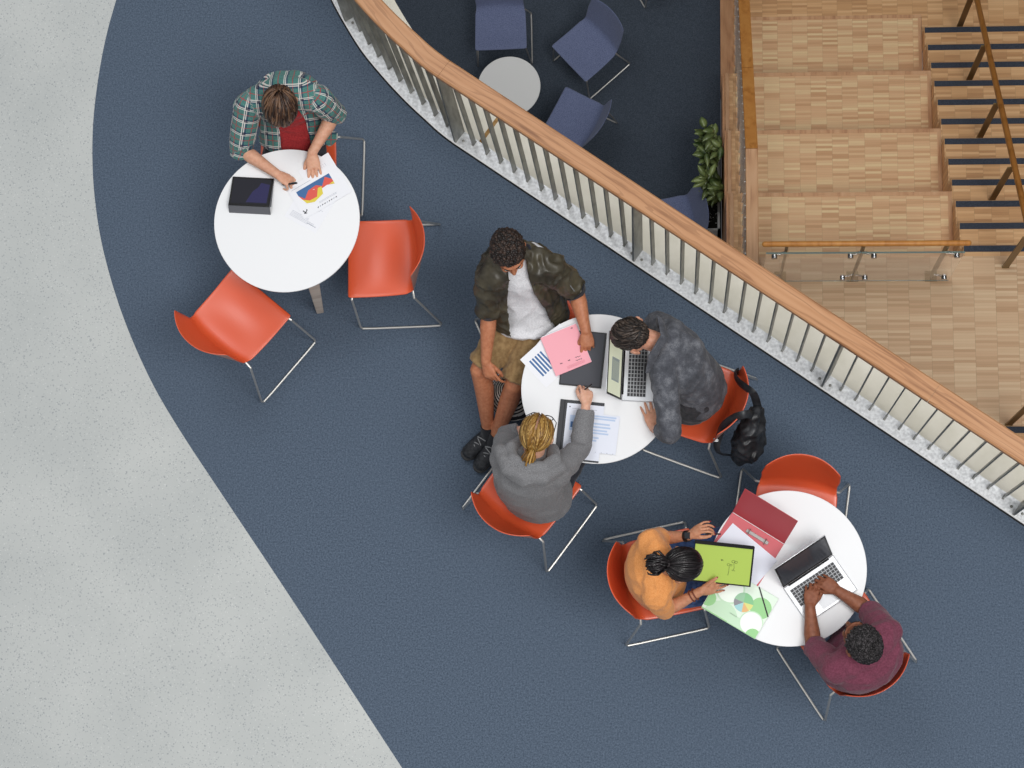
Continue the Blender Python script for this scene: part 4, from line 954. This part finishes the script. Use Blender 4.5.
E_.body(mb)
mbn = MB(); [mbn.ball(p + d * .002 + n_ * .005, (d * .007, d.cross(n_) * .0045, n_ * .0025), 10, 6) for p, d, n_ in tips + tipsE]; E_.raw('nail_polish', mbn, mat('dark red nail polish', srgb(140, 24, 40), .2), angle=180)
M_ora = cloth('orange jersey', srgb(228, 148, 82), srgb(242, 168, 102), 150)
mb = MB(); E_.torso(mb, [(.0, .17, .135), (.08, .172, .135), (.3, .15, .118), (.5, .15, .115), (.72, .162, .115), (.86, .145, .098), (.95, .088, .07)], inf=.016)
for k in 'LR': E_.sleeve(mb, k, .92, .068, .056)
E_.put('top', melt('top', mb, .0065, 3, folds(.007, 9, seed=81)), M_ora)
jeans(E_, cloth('blue jeans', srgb(40, 62, 104), srgb(64, 90, 136), 50), seed=91, top=.15); shoes(E_, M_shoe, M_sole)
mb = E_.cap(lambda d: d.z > .22 * max(0, d.y) - .45 * max(0, -d.y) - .12, None, 1.01)
flowE = lambda d: V(-d.x * (.2 + max(0, -d.y)), -1, -.15 + (-d.z * .3))
E_.locks(mb, 420, lambda g: V(g.gauss(0, .6), g.uniform(.1, 1), g.uniform(.15, .9)), flowE, .19, .0042, (1.02, 1.08), 11, .04, seed=12)
E_.locks(mb, 260, lambda g: V(g.choice((-1, 1)) * g.uniform(.5, 1), g.uniform(-.4, .5), g.uniform(-.1, .6)), flowE, .12, .0042, (1.02, 1.07), 9, .04, seed=13)
tie = E_.scalp(V(0, -.98, .12), 1.10); g = random.Random(5)
for i in range(220):
    a = V(g.gauss(0, .010), g.gauss(0, .010), g.gauss(0, .010)); fan = max(-.028, min(.028, g.gauss(0, .016))); fz = g.gauss(0, .010)
    e = tie - E_.hf * g.uniform(.075, .10) - E_.hu * (.01 + fz) + E_.hr * fan - UP * .02; mid_ = tie.lerp(e, .5) - E_.hf * .008 + UP * .015 + E_.hr * fan * .5
    mb.tube([tie + a * .8, mid_ + a * 1.6, e.lerp(mid_, .3) + a * 1.4 + E_.hr * (.004 * math.sin(i)), e + a], [.004, .0055, .005, .0015], 5)
E_.raw('hair', mb, hairmat('glossy black hair', srgb(16, 14, 16), srgb(28, 25, 27), srgb(50, 45, 47), .28), angle=180)
mb = band(tie - E_.hf * .002, E_.hf, .016, .012, .006); E_.raw('hair_tie', mb, mat('dark hair tie', srgb(50, 44, 46), .7))
ax = J['wrL'] - J['elL']; wc = J['wrL'] - unit(ax) * .012; w_ = E_.raw('watch', band(wc, ax, .0255, .022, .004), mat('black watch strap', srgb(24, 24, 28), .4))
mb = MB(); mb.box(wc + UP * .029, (.030, .034, .008), Matrix.Rotation(math.atan2(ax.y, ax.x), 3, 'Z')); E_.raw('watch_face', mb, mat('watch glass', srgb(30, 32, 38), .1), w_, bevel=.002)
ax = J['wrR'] - J['elR']
for q in (.035, .055): E_.raw('bracelet', band(J['wrR'] - unit(ax) * q, ax, .0285, .006, .005), mat('brown cord bracelet', srgb(120, 62, 44), .6))

# ---------------- person in the maroon shirt
J = {'pel': P(854, 655, .57), 'neck': P(866, 652, 1.05), 'head': P(861, 641, 1.16), 'shR': P(887, 632, .97), 'elR': P(868, 610, .79), 'wrR': P(838, 591, .785),
     'shL': P(836, 669, .97), 'elL': P(813, 645, .775), 'wrL': P(810, 607, .785), 'bulge': .05}
frame(CHAIR[8], J, knee=.42, spread=.11)
F = Figure('person in a maroon shirt with short curly black hair typing on the silver laptop', J, CHAIR[8][1], (-.56, .80, -.02), skin('brown skin', srgb(150, 96, 72), srgb(128, 76, 54)))
F.brow = mat('black brow', srgb(20, 16, 16), .7)
mb = MB(); F.torso(mb, F.TPROF); F.head(mb); [F.arm(mb, k, (.05, .045, .039, .027)) for k in 'LR']; [F.leg(mb, k) for k in 'LR']
F.hand(mb, 'R', P(823, 581, .778) - J['wrR'], (0, .1, 1), curl=(30, 35, 22), thumb=(.5, .8, -.35), spread=4)
F.hand(mb, 'L', P(812, 589, .778) - J['wrL'], (-.1, 0, 1), curl=(30, 38, 22), thumb=(.5, .8, -.35), spread=4)
F.body(mb)
M_mar = cloth('maroon cotton', srgb(104, 50, 68), srgb(126, 66, 86), 120)
mb = MB(); F.torso(mb, [(.0, .185, .145), (.08, .188, .145), (.3, .172, .13), (.5, .168, .125), (.72, .176, .125), (.86, .155, .105), (.95, .09, .075)], inf=.018)
for k in 'LR': F.sleeve(mb, k, .93, .074, .062)
F.put('shirt', melt('shirt', mb, .0065, 3, folds(.008, 9, seed=101)), M_mar)
jeans(F, cloth('pale blue jeans', srgb(124, 148, 178), srgb(156, 178, 204), 50), seed=111, top=.15); shoes(F, M_shoe, M_sole)
keepF = lambda d: d.z > .95 * max(0, d.y) - .45 * max(0, -d.y) - .08 and not (abs(d.x) > .86 and d.z < .12 and d.y > -.3)
mb = F.cap(keepF, None); F.curls(mb, lambda d: keepF(d), 900, .0062, 1.06, 5, .04)
F.raw('hair', mb, hairmat('tight black curls', srgb(18, 16, 17), srgb(34, 31, 33), srgb(62, 58, 60), .5), angle=180)
# ------------------------------------------------------------------ things on and around the tables
TZ = .7305
M_paper = mat('white paper', srgb(240, 241, 246), .7); M_paper2 = mat('cool white paper', srgb(228, 232, 244), .7)
M_ink = mat('black ink', srgb(40, 40, 48), .7); M_grey_ink = mat('grey print', srgb(170, 174, 186), .7); M_blue_ink = mat('blue print', srgb(66, 108, 160), .7)
M_pale_ink = mat('pale blue print', srgb(186, 204, 232), .7); M_red_ink = mat('red print', srgb(222, 92, 80), .7); M_yel_ink = mat('yellow print', srgb(226, 208, 80), .7)
PM = [M_paper, M_ink, M_grey_ink, M_blue_ink, M_pale_ink, M_red_ink, M_yel_ink]
def sheet(name, label, cat, px, py, z, rz, w, h, draw=None, mats=None, th=.0006, group=None):
    """sheet of paper w x h lying at height z, turned by rz degrees; draw(mb, top) prints on it"""
    c = P(px, py, z); f = MB(); n = 12
    f.box((0, 0, th / 2), (w, h, th), mi=0)
    if draw: draw(f, th + .0005)
    o = f.build(name, mats or PM, smooth=False); o.location = (c.x, c.y, z); o.rotation_euler = (0, 0, math.radians(rz)); return tag(o, label, cat, group)
def lines(f, z, x0, x1, ys, w, mi, g=None):
    for y in ys: f.stroke([(x0, y), (x1 - (g.uniform(0, .3) * (x1 - x0) if g else 0), y)], w, z, mi)
def scribble(f, z, x, y, w, h, seed, mi=1, n=16, lw=.0016):
    g = random.Random(seed); f.stroke([(x + w * i / n + g.uniform(-.3, .3) * w / n, y + h * (.5 + .5 * math.sin(i * 2.2 + g.uniform(-.6, .6)))) for i in range(n + 1)], lw, z, mi)
# -- table with the tablet
def pr_b(f, z):
    g = random.Random(2); lines(f, z, -.08, .07, [-.05 - .007 * k for k in range(5)], .0016, 2, g); lines(f, z, -.08, .08, [.07 - .008 * k for k in range(8)], .0014, 2, g)
    for k in range(5): f.stroke([(.03 + .011 * k, -.075), (.038 + .011 * k, -.072)], .004, z, 2)
sheet('paper', 'printed sheet lowest in the fan of papers, its corner nearest the table centre', 'paper', 309.5, 209, TZ, -29, .20, .20, pr_b, group='papers on the table with the tablet')
def pr_c(f, z): lines(f, z, -.09, .09, [-.06 + .012 * k for k in range(10)], .0014, 2, random.Random(4))
sheet('paper', 'white sheet under the chart page, reaching the table edge by the flat hand', 'paper', 325, 181, TZ + .0018, -58, .26, .19, pr_c, group='papers on the table with the tablet')
def pr_a(f, z):
    X0, X1, Y0, Y1 = -.10, .105, -.028, .060; f_ = lambda t: X0 + (X1 - X0) * t
    top = [(f_(t), y) for t, y in ((0, .052), (1, .060))]
    f.flat([(X0, .03), (f_(.15), .02), (f_(.5), .02), (f_(.9), .03), (f_(1), .018), (f_(1), .04), (X0, .05)][::-1], z - .0002, 5)
    f.flat([(X0, .03), (f_(0), .056), (f_(1), .056), (f_(1), .018), (f_(.86), .050), (f_(.68), .012), (f_(.55), .034), (f_(.3), .030), (f_(.12), -.002)][::-1], z, 3)
    f.flat([(X0, .03), (f_(.12), -.002), (f_(.3), .030), (f_(.45), .016), (f_(.55), .034), (f_(.68), .012), (f_(.86), .050), (f_(1), .018), (f_(1), -.012), (f_(.8), .004), (f_(.6), .0), (f_(.42), -.026), (f_(.2), -.024), (f_(.05), .0)], z + .0003, 5)
    f.flat([(f_(.05), .0), (f_(.2), -.024), (f_(.42), -.026), (f_(.55), .014), (f_(.66), .012), (f_(.6), -.028), (f_(.3), -.045), (f_(.1), -.03)], z + .0005, 6)
    f.flat([(f_(1), -.012), (f_(.86), .002), (f_(1), .004)], z + .0005, 6)
    lines(f, z, -.12, .0, [.075], .002, 2); lines(f, z, -.02, .09, [-.058, -.064], .0015, 2)
    for k in range(9): f.stroke([(-.04 + .014 * k, -.083), (-.033 + .014 * k, -.079)], .0045, z, 1 if k % 3 != 1 else 2)
    f.stroke([(-.118, -.055), (-.112, -.070), (-.100, -.066), (-.096, -.058)], .006, z, 1); f.stroke([(-.12, -.072), (-.104, -.077)], .005, z, 1)
sheet('chart_sheet', 'sheet with a blue, red and yellow area chart under the flat hand', 'paper', 317, 191.5, TZ + .0036, 31, .27, .20, pr_a, group='papers on the table with the tablet')
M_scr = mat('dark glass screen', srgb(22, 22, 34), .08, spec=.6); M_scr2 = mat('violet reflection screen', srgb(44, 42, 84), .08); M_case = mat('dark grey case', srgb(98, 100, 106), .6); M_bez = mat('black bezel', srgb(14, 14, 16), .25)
c = P(252, 194, TZ); tb = thing('tablet', 'black tablet propped in a dark grey folding case on the table', 'tablet', (c.x, c.y, TZ), math.radians(-3.5))
TR_ = Matrix.Rotation(math.radians(-22), 3, 'X')      # far edge (away from the reader) raised
TR_ = Matrix.Rotation(math.radians(-11), 3, 'X')
cz = V(0, .004, .027)
def tplate(name, cc, size, m, par, bev=.004):
    f = MB(); f.box((0, 0, 0), size, None); f.v = [TR_ @ (v + Vector(cc)) + cz for v in f.v]; return f.build(name, m, par, bevel=bev)
tplate('case_tray', (0, 0, -.008), (.232, .178, .006), M_case, tb); tplate('body', (0, 0, 0), (.226, .172, .009), M_bez, tb)
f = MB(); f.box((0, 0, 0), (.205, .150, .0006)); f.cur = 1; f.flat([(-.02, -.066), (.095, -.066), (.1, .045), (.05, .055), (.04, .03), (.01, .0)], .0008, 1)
f.v = [TR_ @ (v + V(0, 0, .0049)) + cz for v in f.v]; f.build('screen', [M_scr, M_scr2], tb, smooth=False)
f = MB(); q = TR_ @ V(0, -.087, -.010) + cz; f.rings([[V(-.115, q.y, q.z), V(.115, q.y, q.z), V(.115, q.y - .004, q.z - .002), V(-.115, q.y - .004, q.z - .002)], [V(-.115, q.y - .024, .003), V(.115, q.y - .024, .003), V(.115, q.y - .028, .001), V(-.115, q.y - .028, .001)]])
f.build('support_flap', M_case, tb, smooth=False)
f = MB(); f.box((0, .012, .003), (.228, .16, .005)); f.build('base_flap', M_case, tb, bevel=.002)
def pen(label, a, b, m, r=.0045):
    a, b = Vector(a), Vector(b); t = thing('pen', label, 'pen', a); d = b - a
    f = MB(); f.tube([d * .10, d * .12, d * .98, d], [r * .7, r, r, r * .7], 10); f.build('barrel', m, t)
    f = MB(); f.tube([(0, 0, 0), d * .10], [r * .15, r * .7], 10); f.build('tip', M_steel, t)
    f = MB(); n_ = d.orthogonal().normalized(); f.tube([d * .70 + n_ * r * 1.2, d * .97 + n_ * r * 1.2], r * .28, 6); f.build('clip', M_steel, t); return t
wA = A.J['wrR']; M_pen = mat('black pen', srgb(26, 26, 30), .3)
pen('black pen in the writing hand of the person in plaid', P(281.5, 185, .742), P(297, 183, .80), M_pen, .0055)
# -- table with the pink folder
M_pf = mat('black portfolio cover', srgb(62, 64, 72), .55); M_pfe = mat('black portfolio edge', srgb(30, 31, 35), .5)
def slab(name, label, cat, px, py, z, rz, w, h, th, m, bev=.002):
    c = P(px, py, z); t = thing(name, label, cat, (c.x, c.y, z), math.radians(rz)); f = MB(); f.box((0, 0, th / 2), (w, h, th)); f.build('cover', m, t, bevel=bev); return t
t = slab('portfolio', 'black closed portfolio partly under the pink folder', 'folder', 583, 359, TZ, -5.5, .222, .298, .010, M_pfe)
f = MB(); f.box((-.002, 0, .0105), (.206, .284, .002)); f.build('panel', M_pf, t, smooth=False)
f = MB(); f.tube([(-.01, -.146, .0125), (.015, -.146, .0125)], .003, 8); f.build('clasp', M_steel, t)
def pr_bars(f, z):
    for k in range(5): f.flat([(-.062, -.03 + .0185 * k - .085), (.048 - (.0 if k < 3 else .0), -.03 + .0185 * k - .085), (.048, -.02 + .0185 * k - .085), (-.062, -.02 + .0185 * k - .085)], z, 3)
    lines(f, z, -.07, .07, [.09, .1, .11], .0015, 2)
sheet('bar_chart_sheet', 'white sheet with blue bars slipping out under the pink folder', 'paper', 553, 355.5, TZ + .0008, -47, .205, .285, pr_bars)
M_pink = mat('pink card', srgb(246, 172, 184), .7); M_pink_ink = mat('pink print', srgb(208, 130, 146), .7)
c = P(566, 350, TZ + .014); pf = thing('folder', 'pink card folder under the hand of the person in the bomber jacket', 'folder', (c.x, c.y, TZ + .0135), math.radians(22.5))
f = MB(); f.box((0, 0, .001), (.202, .222, .0012)); f.box((0, 0, .0035), (.202, .222, .0012)); f.build('cover', M_pink, pf, smooth=False)
f = MB(); f.box((.004, .004, .0022), (.196, .222, .0008)); f.build('contents', M_paper, pf, smooth=False)
f = MB(); z = .0048
for x, y, w, s_ in ((.030, -.062, .028, 1), (.026, -.078, .034, 2), (-.012, -.062, .012, 3), (-.056, -.062, .012, 4), (.066, .094, .010, 5)): scribble(f, z, x, y, w, .007, s_, 0, 9, .0022)
for k in range(6): f.stroke([(-.03, -.085 - .0028 * k), (.07, -.085 - .0028 * k)], .0008, z, 1)
f.build('handwriting', [M_ink, M_pink_ink], pf, smooth=False)
M_clip = mat('black folder board', srgb(44, 46, 52), .5)
t = slab('document_folder', 'black open folder under the printed sheets by the grey hoodie', 'folder', 579.5, 431, TZ, -5.5, .232, .318, .006, M_clip)
f = MB(); f.box((-.103, 0, .0085), (.024, .316, .006)); f.build('spine', M_clip, t, bevel=.002)
def pr_d(f, z):
    f.flat([(-.075, .005), (-.02, .005), (-.02, .085), (-.075, .085)], z, 4); f.flat([(-.07, .02), (-.05, .02), (-.05, .05), (-.07, .05)], z + .0003, 3)
    lines(f, z, -.07, .07, [.12, -.03, -.04, -.05], .002, 2, random.Random(3)); f.stroke([(-.085, .128), (-.079, .128)], .006, z, 1)
sheet('document', 'pale printed sheet clipped in the black folder', 'paper', 583, 432, TZ + .0068, -5.5, .195, .292, pr_d, [M_paper2] + PM[1:], group='printed sheets by the hoodie')
def pr_e(f, z):
    for y, x1 in ((.085, .06), (.072, .055), (.045, .03), (.028, .035), (.010, .02), (-.005, .028), (-.03, -.02), (-.045, -.03)): f.flat([(-.07, y), (x1, y), (x1, y + .009), (-.07, y + .009)], z, 4)
    for k in range(5): f.stroke([(-.06 + .03 * k, -.10), (-.055 + .03 * k, -.10)], .003, z, 2)
sheet('document', 'pale printed sheet lying askew on the clipped one beside the laptop', 'paper', 603, 434, TZ + .0085, -6.5, .155, .205, pr_e, [M_paper2] + PM[1:], group='printed sheets by the hoodie')
# -- laptops
M_alu = mat('silver aluminium', srgb(206, 208, 212), .32, .55); M_key = mat('black keys', srgb(44, 45, 50), .5); M_keybed = mat('key well', srgb(176, 178, 182), .5); M_lidb = mat('black display frame', srgb(18, 18, 20), .3)
def laptop(label, hl, hr, depth, tilt, screen_mats, screen_draw):
    """hl, hr: the two ends of the hinge on the table, left and right seen by the user"""
    a, b = P(*hl, TZ), P(*hr, TZ); w = (b - a).length; c = (a + b) / 2; ang = math.atan2(b.y - a.y, b.x - a.x)
    t = thing('laptop', label, 'laptop', (c.x, c.y, TZ), ang)
    f = MB(); f.box((0, -depth / 2, .007), (w, depth, .012)); f.build('base', M_alu, t, bevel=.004)
    f = MB(); kw, kd = w * .86, depth * .46; y0 = -depth * .13
    f.box((0, y0 - kd / 2, .0132), (kw, kd, .0008), mi=1)
    rows, colsn = 6, 14
    for r in range(rows):
        for k in range(colsn):
            if r == rows - 1 and 4 <= k <= 8: continue
            f.box((-kw / 2 + kw * (k + .5) / colsn, y0 - kd * (r + .5) / rows, .0145), (kw / colsn * .80, kd / rows * .76, .0018), mi=0)
    f.box((-kw / 2 + kw * 6.5 / colsn, y0 - kd * (rows - .5) / rows, .0145), (kw / colsn * 4.8, kd / rows * .76, .0018), mi=0)
    f.build('keyboard', [M_key, M_keybed], t, smooth=False)
    f = MB(); f.box((0, -depth * .80, .0132), (w * .30, depth * .27, .0008)); f.build('trackpad', mat('trackpad', srgb(196, 198, 202), .3, .3), t, bevel=.0003)
    f = MB(); f.tube([(-w * .40, -.004, .0135), (w * .40, -.004, .0135)], .005, 8); f.build('hinge', M_lidb, t)
    TL = Matrix.Rotation(math.radians(90 - tilt), 3, 'X'); L = depth * .97
    def lp(f): f.v = [TL.inverted() @ v if False else V(v.x, v.y * math.sin(math.radians(tilt)) - v.z * math.cos(math.radians(tilt)), v.y * math.cos(math.radians(tilt)) + v.z * math.sin(math.radians(tilt))) + V(0, .002, .016) for v in f.v]; return f
    f = MB(); f.box((0, L / 2, -.003), (w, L, .005)); ld = lp(f).build('screen_lid', M_alu, t, bevel=.002)
    f = MB(); f.box((0, L / 2, .0003), (w * .985, L * .975, .0016)); lp(f).build('display_frame', M_lidb, ld, smooth=False)
    f = MB(); f.box((0, L / 2 + .004, .0013), (w * .93, L * .84, .0006), mi=0)
    if screen_draw: screen_draw(f, .0020, w, L)
    lp(f).build('display', screen_mats, ld, smooth=False); return t
def emis(name, c, s): m = mat(name, c, .3); b = m.node_tree.nodes['Principled BSDF']; b.inputs['Emission Color'].default_value = c; b.inputs['Emission Strength'].default_value = s; return m
def scr(f, z, w, L):
    f.flat([(-w * .25, L * .25), (w * .12, L * .25), (w * .12, L * .74), (-w * .25, L * .74)], z, 1)
    for k in range(6): f.flat([(-w * .22, L * (.30 + .07 * k)), (w * .08, L * (.30 + .07 * k)), (w * .08, L * (.325 + .07 * k)), (-w * .22, L * (.325 + .07 * k))], z + .0004, 2)
laptop('silver laptop in front of the person in the denim jacket, page glowing on its screen', (621.5, 401), (624.5, 339), .212, 20, [emis('screen page', srgb(196, 200, 176), .55), emis('screen grey block', srgb(140, 150, 150), .3), emis('screen text', srgb(176, 182, 160), .4)], scr)
laptop('silver laptop in front of the person in the maroon shirt, its screen dark', (783, 588.5), (833, 555), .215, 27, [mat('dark laptop display', srgb(64, 66, 72), .15)], None)
pen('slim pen in the fist of the person in the hoodie', P(583, 391, .765), P(592, 384, .86), M_pen, .004)
# -- table with the red binder
M_binder = mat('red binder board', srgb(200, 92, 100), .5); M_binder2 = mat('shaded red binder cover', srgb(186, 74, 82), .5)  # raised cover: a darker copy of the red, its shading painted in
f1, f2 = P(732.6, 512.7, TZ), P(783.4, 544, TZ); c = (f1 + f2) / 2; ang = math.atan2(f2.y - f1.y, f2.x - f1.x)
bd = thing('ring_binder', 'open red ring binder with a raised cover on the table', 'binder', (c.x, c.y, TZ), ang); W = .31
f = MB(); f.box((0, -.135, .0018), (W, .27, .0032)); f.build('inside_panel', M_binder, bd, bevel=.001)
th = math.radians(66); f = MB(); f.box((0, .13, 0), (W, .26, .003)); f.v = [V(v.x, v.y * math.cos(th) - v.z * math.sin(th), v.y * math.sin(th) + v.z * math.cos(th)) + V(0, .004, .004) for v in f.v]; f.build('raised_cover', M_binder2, bd, bevel=.001)
f = MB(); f.box((.02, -.040, .005), (.13, .018, .004)); M_ring = mat('grey ring steel', srgb(150, 148, 146), .35, .6); mch = f.build('ring_mechanism', M_ring, bd, bevel=.0015)
for x in (-.028, .068):
    f = MB(); f.tube([V(x, -.04 + .016 * math.cos(a), .006 + .02 * math.sin(a)) for a in [math.pi * k / 10 for k in range(11)]], .0022, 8); f.build('ring', M_ring, mch)
sheet('paper', 'blank white sheet lying in the open red binder', 'paper', 742, 557, TZ + .0037, -40, .295, .208, None, [M_paper2])
# lime folder held up by the person in orange
M_lime = mat('lime card', srgb(166, 192, 74), .6); M_lime_ink = mat('dark green handwriting', srgb(70, 84, 30), .7)
a, b, d_ = P(696.8, 541, .88), P(754, 547, .85), P(748, 585.5, .815); ex = (b - a); ey = (d_ - b); W, H = ex.length, ey.length; X_ = ex.normalized(); Y_ = -(ey - X_ * ey.dot(X_)).normalized(); Z_ = X_.cross(Y_)
cc = a + ex / 2 + ey / 2; lf_ = thing('clip_folder', 'lime green clip folder with handwriting held in one hand', 'folder', cc, rot=Matrix((X_, Y_, Z_)).transposed().to_euler())
f = MB(); f.box((.0035, -.003, -.003), (W + .012, H + .008, .003)); M_cb = mat('matte black card', srgb(30, 30, 32), .8, spec=.2); f.build('back_cover', M_cb, lf_, bevel=.001)
f = MB(); f.box((0, 0, 0), (W, H, .0015)); f.build('lime_sheet', M_lime, lf_, smooth=False)
f = MB(); f.box((0, H / 2 - .004, .002), (W + .01, .018, .010)); f.build('clip_spine', M_cb, lf_, bevel=.002)
f = MB(); z = .0016
for x, y, r_ in ((.055, .014, .009), (.068, .012, .008), (.032, -.004, .008), (.044, -.005, .006), (-.004, .016, .004)):
    f.stroke([(x + r_ * math.cos(q), y + r_ * .7 * math.sin(q)) for q in [2 * math.pi * k / 12 for k in range(13)]], .0018, z, 0)
f.stroke([(.058, .004), (.062, -.016), (.056, -.032)], .0018, z, 0); f.stroke([(.036, -.012), (.036, -.04), (.033, -.058)], .002, z, 0); scribble(f, z, .05, -.034, .016, .006, 3, 0, 6); scribble(f, z, -.01, .014, .014, .005, 5, 0, 6)
f.build('handwriting', M_lime_ink, lf_, smooth=False)
# pale green folder with the pie chart
M_pg = mat('milky green plastic', srgb(222, 240, 222), .3, spec=.6); M_pg2 = mat('green blob print', srgb(150, 208, 140), .4); M_pg3 = mat('pale green print', srgb(196, 228, 196), .4); M_pgw = mat('white ring print', srgb(240, 250, 240), .4)
PIE = [mat('pie ' + n_, srgb(*c_), .5) for n_, c_ in (('sage', (150, 196, 160)), ('grey', (140, 140, 146)), ('aqua', (160, 210, 214)), ('orange', (228, 180, 120)), ('yellow', (220, 220, 130)), ('green', (132, 196, 140)))]
a, b, d_ = P(701, 607.5, TZ), P(755, 639.5, TZ), P(777.5, 598, TZ); ex = b - a; W = ex.length; H = (d_ - b).length; X_ = ex.normalized(); Y_ = V(-X_.y, X_.x, 0); cc = a + ex / 2 + Y_ * H / 2
gf = thing('elastic_folder', 'pale green plastic folder with a pie chart and a black elastic band', 'folder', (cc.x, cc.y, TZ + .0045), math.atan2(X_.y, X_.x))
f = MB(); f.box((0, 0, .005), (W, H, .010)); f.build('case', M_pg, gf, bevel=.003)
f = MB(); z = .0106
def disc(cx, cy, r, mi, dz=0, a0=0, a1=2 * math.pi, n=28):
    pts = [(cx + r * math.cos(a0 + (a1 - a0) * k / n), cy + r * math.sin(a0 + (a1 - a0) * k / n)) for k in range(n + 1)]
    pts = [(min(W / 2 - .003, max(-W / 2 + .003, x)), min(H / 2 - .003, max(-H / 2 + .003, y))) for x, y in pts]
    f.flat(([(cx, cy)] if a1 - a0 < 6 else []) + pts[:None if a1 - a0 < 6 else -1], z + dz, mi)
disc(-.05, -.12, .09, 2, .0); disc(.05, -.125, .06, 2, .0002); disc(-.15, -.06, .04, 1, .0001); disc(-.075, .035, .075, 2, .0002); disc(-.075, .035, .066, 0, .0004); disc(.105, .03, .055, 1, .0003); disc(.10, -.06, .062, 2, .0005); disc(.10, -.06, .056, 0, .0007); disc(.14, -.115, .04, 1, .0009)
acc = .3
for k, fr_ in enumerate((.22, .12, .16, .12, .12, .26)): disc(.015, .012, .05, 3 + k, .001, acc * 2 * math.pi, (acc + fr_) * 2 * math.pi, 10); acc += fr_
f.stroke([(-.02, -.07), (.03, -.07)], .002, z, 2)
f.build('print', [M_pgw, M_pg2, M_pg3] + PIE, gf, smooth=False)
f = MB(); f.stroke([(W / 2 - .115, H / 2), (W / 2, H / 2 - .11)], .007, .0125, 0)
f.rings([[V(W / 2 - .115 + dx_ * .7, H / 2 - dx_, z_) for dx_, z_ in ((-.003, .0106), (.003, .0106), (.003, .0122), (-.003, .0122))], [V(W / 2 + dx_ * .7, H / 2 - .11 - dx_, z_) for dx_, z_ in ((-.003, .0106), (.003, .0106), (.003, .0122), (-.003, .0122))]]); f.build('elastic_band', M_bez, gf, smooth=False)
f = MB(); f.box((0, -H / 2 + .004, .006), (W - .004, .006, .0095)); f.build('spine', M_pg2, gf, bevel=.001)
tE = tipsE[0][0]; pen('dark pen held up by the person in the orange top', tE + V(-.055, .0, .035), tE + V(.035, .005, -.03), M_pen, .004)
# backpack hung on the chair of the person in denim
M_nyl = speckled('black nylon', srgb(24, 25, 28), srgb(48, 50, 54), 18, .45, spec=.5)
c, fc, rt = CHAIR[4]; bp = thing('backpack', 'black backpack hanging by its straps on the back of an orange chair', 'backpack', c - fc * .40 + V(0, 0, .18)); o_ = bp.location
def W3(x, y, z): return c + rt * x + fc * y + V(0, 0, z)
mb = MB(); mb.limb([W3(-.14, -.335, .40), W3(-.13, -.345, .50), W3(-.08, -.35, .62), W3(-.01, -.34, .71)], [(.115, .045), (.135, .07), (.12, .065), (.065, .035)], side=rt, n=24)
mb.limb([W3(-.15, -.39, .44), W3(-.13, -.40, .54)], [(.09, .035), (.10, .04)], side=rt)
me = melt('body', mb, .008, 2, lambda c_, f1=folds(.018, 9, (1, 1, 1), 7, .35), f2=folds(.010, 20, (1, 1, .6), 3, .2): f1(c_) + f2(c_)); me.transform(Matrix.Translation(-o_)); link('body', me, M_nyl, bp, angle=180)
def strap(pts, w, name='strap'):
    mb = MB(); mb.tube(catmull([W3(*p) for p in pts], 6), [(w, .006)] * (len(pts) * 6 - 5), 8, side=rt); mb.v = [v - o_ for v in mb.v]; return mb.build(name, M_nyl, bp)
s1 = strap([(.20, -.175, .56), (.17, -.165, .60), (.125, -.20, .68), (.085, -.255, .80), (.07, -.285, .835), (.055, -.31, .80), (.02, -.345, .70)], .022)
s2 = strap([(-.03, -.35, .70), (-.04, -.315, .80), (-.06, -.285, .84), (-.085, -.245, .79), (-.125, -.205, .66), (-.17, -.20, .54), (-.215, -.205, .50), (-.235, -.235, .46), (-.21, -.30, .40)], .022)
mb = MB(); mb.box(W3(-.185, -.19, .53), (.030, .022, .012)); mb.v = [v - o_ for v in mb.v]; mb.build('buckle', M_steel, s2, bevel=.003)
mb = MB(); mb.tube(catmull([W3(.03, -.35, .66), W3(.005, -.345, .735), W3(-.04, -.345, .735), W3(-.06, -.355, .66)], 5), [(.010, .005)] * 16, 6, side=fc); mb.v = [v - o_ for v in mb.v]; mb.build('grab_handle', M_nyl, bp)
# striped bag on the floor behind the knees of the person in shorts
m = mat('black and white striped weave', srgb(200, 196, 188), .8); t = NT(m); w_ = t.node('ShaderNodeTexWave', wave_type='RINGS', rings_direction='Z', wave_profile='SIN'); w_.inputs['Scale'].default_value = 24; w_.inputs['Distortion'].default_value = 1.2; w_.inputs['Detail'].default_value = 1
t.link(t.coords(), w_.inputs['Vector']); t.link(t.ramp(w_.outputs['Fac'], [(.47, srgb(22, 22, 24)), (.53, srgb(208, 204, 196))]), t.b.inputs['Base Color'])
c = P(513, 396, .16); bg_ = thing('striped_bag', 'round black and white striped bag on the carpet beside the bare knees', 'bag', (c.x, c.y, 0))
mb = MB(); mb.limb([(0, 0, .03), (0, 0, .12), (0, 0, .24), (0, 0, .28)], [.10, .135, .125, .10], n=32); link('body', melt('body', mb, .01, 2, folds(.004, 10)), m, bg_, angle=180)
for sg in (-1, 1):
    mb = MB(); mb.tube([V(.06 * math.cos(a), sg * .06, .27 + .09 * math.sin(a)) for a in [math.pi * k / 10 for k in range(11)]], .007, 8); mb.build('handle', M_nyl, bg_)
